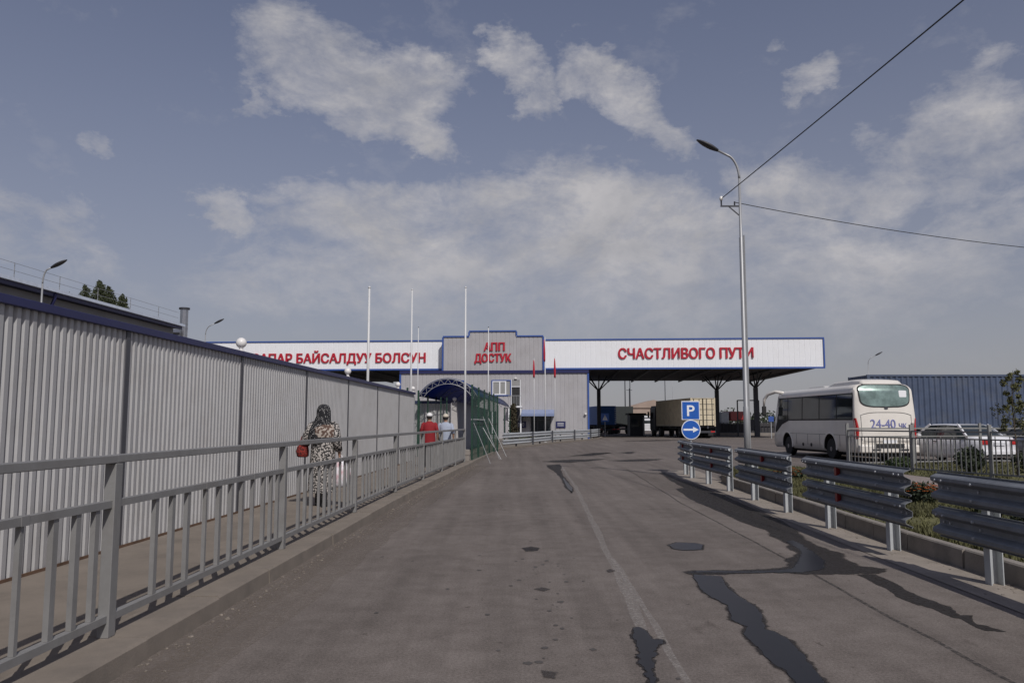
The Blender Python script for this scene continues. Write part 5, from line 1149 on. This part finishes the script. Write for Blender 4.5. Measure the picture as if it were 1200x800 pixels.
def man(lb, loc, rz, shirt, pants, capm, sc=1., stride=.16, long=False):
    t = thing('person', lb, 'person', loc, rz, 'people walking on the walkway'); t.scale = (sc, sc, sc)
    arms = [((-.27, -.04, 1.15), (-.25, .10, .95), (-.24, .15, .87)), ((.27, -.06, 1.15), (.26, .04, .93), (.25, .08, .85))]
    legs = [((-.10, stride * .7, .50), (-.10, stride * .6, .08), (-.10, stride * .6 + .14, .035)), ((.10, -stride * .2, .50), (.10, -stride * 1.1, .10), (.10, -stride * 1.1 + .13, .04))]
    figure(t, arms, legs)
    mb = MB(); mb.rings([ell(0, -.005, z, rx, ry, 24, w, z * 9) for z, rx, ry, w in ((.80, .205, .155, .03), (.9, .205, .155, .03), (1.05, .20, .15, .025), (1.2, .205, .15, .02), (1.34, .218, .145, .015), (1.42, .20, .12, .01), (1.475, .12, .085, 0), (1.50, .075, .075, 0))], caps=False); mb.build('shirt', shirt, t, smooth=True)
    for sd, (el, wr, ha) in zip((-1, 1), arms):
        e = Vector(el) if not long else Vector(el).lerp(Vector(wr), .2); MB().tube([(sd * .15, 0, 1.43), (sd * .20, 0, 1.40), Vector((sd * .20, 0, 1.40)).lerp(e, .5), e], [.06, .066, .064, .060], 12).build('sleeve', shirt, t, smooth=True)
    mb = MB(); mb.rings([ell(0, 0, z, rx, ry, 20) for z, rx, ry in ((1.0, .17, .125), (.9, .185, .145), (.80, .175, .135))]); 
    for sd, (kn, an, to) in zip((-1, 1), legs): mb.tube([(sd * .09, 0, .90), Vector((sd * .09, 0, .88)).lerp(Vector(kn), .5), kn, Vector(kn).lerp(Vector(an), .5), (an[0], an[1], .06)], [.105, .10, .08, .075, .07], 14)
    mb.build('trousers', pants, t, smooth=True)
    for sd, (kn, an, to) in zip((-1, 1), legs): MB().rings([ell(an[0], an[1] + .05, z, .05 * s, .13 * s, 16) for z, s in ((.0, 1), (.03, 1.02), (.07, .85), (.09, .5))]).build('shoe', BLACK, t, smooth=True)
    mb = MB(); mb.rings([ell(0, .015, z, r_, r_ * 1.08, 20) for z, r_ in ((1.665, .101), (1.70, .102), (1.745, .088), (1.775, .05), (1.785, .01))]); mb.rings([ell(0, .10, 1.667, .075, .09, 16), ell(0, .105, 1.675, .07, .085, 16)]); mb.build('cap', capm, t, smooth=True)
    MB().rings([ell(0, .005, z, r_, r_ * 1.0, 18) for z, r_ in ((1.585, .07), (1.62, .092), (1.668, .098))], caps=False).build('hair', BLACK, t, smooth=True)
    return t
man('man in a red polo shirt and white cap walking away', (-2.58, 25.0, .125), R(4), mat('red_polo', (.23, .010, .015), .85, var=.15), mat('black_trousers', (.02, .02, .022), .85), mat('white_cap', (.75, .74, .72), .8), .945)
man('man in a pale blue shirt and cream cap walking beside the red shirted man', (-2.09, 25.2, .125), R(-3), mat('pale_blue_shirt', (.33, .37, .45), .85, var=.12), mat('grey_trousers', (.12, .12, .13), .85), mat('cream_cap', (.55, .50, .40), .8), .93, -.14, True)

wm = thing('person', 'woman in a black dotted headscarf and patterned dress walking away', 'person', (-3.17, 13.45, .125), R(-4), 'people walking on the walkway'); wm.scale = (.945, .945, .945)
arms = [((-.30, -.04, 1.16), (-.33, .12, 1.06), (-.35, .17, 1.02)), ((.27, -.05, 1.14), (.29, .04, .93), (.29, .06, .86))]
legs = [((-.09, .12, .50), (-.10, .10, .08), (-.10, .24, .035)), ((.09, -.04, .50), (.09, -.18, .10), (.09, -.05, .04))]
figure(wm, arms, legs)
DRESS = pattern_cloth('black_cream_print', (.028, .026, .026), (.44, .405, .37), 36, .49, .55)
SCARF = pattern_cloth('dotted_scarf', (.60, .58, .56), (.010, .010, .012), 44, .20, .26, 'dots'); SHAWL = pattern_cloth('striped_shawl', (.10, .06, .045), (.40, .35, .30), 22, .50, .54)
mb = MB(); mb.rings([ell(0, yy, z, rx, ry, 28, w, z * 7) for z, rx, ry, yy, w in ((.24, .245, .25, .02, .05), (.40, .235, .235, .01, .05), (.62, .225, .20, 0, .04), (.85, .22, .18, 0, .03), (1.0, .215, .165, 0, .02), (1.18, .20, .15, 0, .015), (1.32, .22, .15, 0, .01), (1.42, .20, .12, 0, 0), (1.49, .11, .085, 0, 0))], caps=False); mb.build('dress', DRESS, wm, smooth=True)
for sd, (el, wr, ha) in zip((-1, 1), arms): MB().tube([(sd * .14, 0, 1.43), (sd * .20, 0, 1.39), Vector((sd * .2, 0, 1.39)).lerp(Vector(el), .55), el, Vector(el).lerp(Vector(wr), .85)], [.07, .085, .085, .08, .06], 14).build('sleeve', DRESS, wm, smooth=True)
mb = MB(); mb.rings([ell(x, yy, z, rx, ry, 26, .015, z * 5) for z, rx, ry, x, yy in ((1.10, .13, .03, -.08, -.165), (1.20, .16, .06, -.07, -.135), (1.32, .185, .10, -.05, -.075), (1.42, .18, .125, -.02, -.03), (1.50, .145, .13, -.01, -.01), (1.58, .125, .13, 0, .005), (1.66, .122, .13, 0, .01), (1.72, .108, .115, 0, .01), (1.765, .075, .08, 0, .005), (1.785, .02, .02, 0, 0))]); mb.build('headscarf', SCARF, wm, smooth=True)
mb = MB(); mb.rings([ell(.02, -.01, z, rx, ry, 26, .02, z * 6) for z, rx, ry in ((1.20, .245, .185), (1.28, .25, .19), (1.36, .24, .175), (1.42, .205, .14))], caps=False); mb.build('shawl', SHAWL, wm, smooth=True)
for sd, (kn, an, to) in zip((-1, 1), legs): MB().rings([ell(an[0], an[1] + .05, z, .046 * s, .125 * s, 16) for z, s in ((.0, 1), (.03, 1.02), (.07, .8), (.10, .6))]).build('shoe', BLACK, wm, smooth=True)
mb = MB()
for sd, (kn, an, to) in zip((-1, 1), legs): mb.tube([Vector(kn), (an[0], an[1], .05)], [.065, .05], 12)
mb.build('leggings', BLACK, wm, smooth=True)
hb_ = thing('handbag', 'red patterned handbag held at the left elbow of the woman', 'bag', (-3.52, 13.50, .925)); REDBAG = pattern_cloth('red_orange_print', (.04, .008, .008), (.24, .026, .018), 40, .42, .52)
MB().rings([ell(0, 0, z, rx, ry, 20, .05, z * 40) for z, rx, ry in ((0, .07, .04), (.02, .10, .06), (.10, .11, .065), (.17, .095, .055), (.22, .05, .025))]).build('bag', REDBAG, hb_, smooth=True)
MB().tube([(-.06, 0, .22), (-.02, .02, .34), (.06, .03, .34), (.06, 0, .22)], .01, 6).build('strap', REDBAG, hb_)
pb = thing('plastic_bag', 'pale pink and white plastic bag hanging from the right hand of the woman', 'bag', (-2.88, 13.50, .43))
PLB = pattern_cloth('pink_white_plastic', (.55, .36, .38), (.74, .73, .75), 7, .36, .52)
MB().rings([ell(0, 0, z, rx, ry, 22, .07, z * 30) for z, rx, ry in ((0, .09, .06), (.03, .155, .10), (.15, .195, .13), (.30, .18, .12), (.40, .10, .07), (.46, .04, .03))]).build('bag', PLB, pb, smooth=True)
MB().tube([(-.04, 0, .44), (-.02, 0, .52), (.02, 0, .52), (.04, 0, .44)], .012, 6).build('handle', PLB, pb)
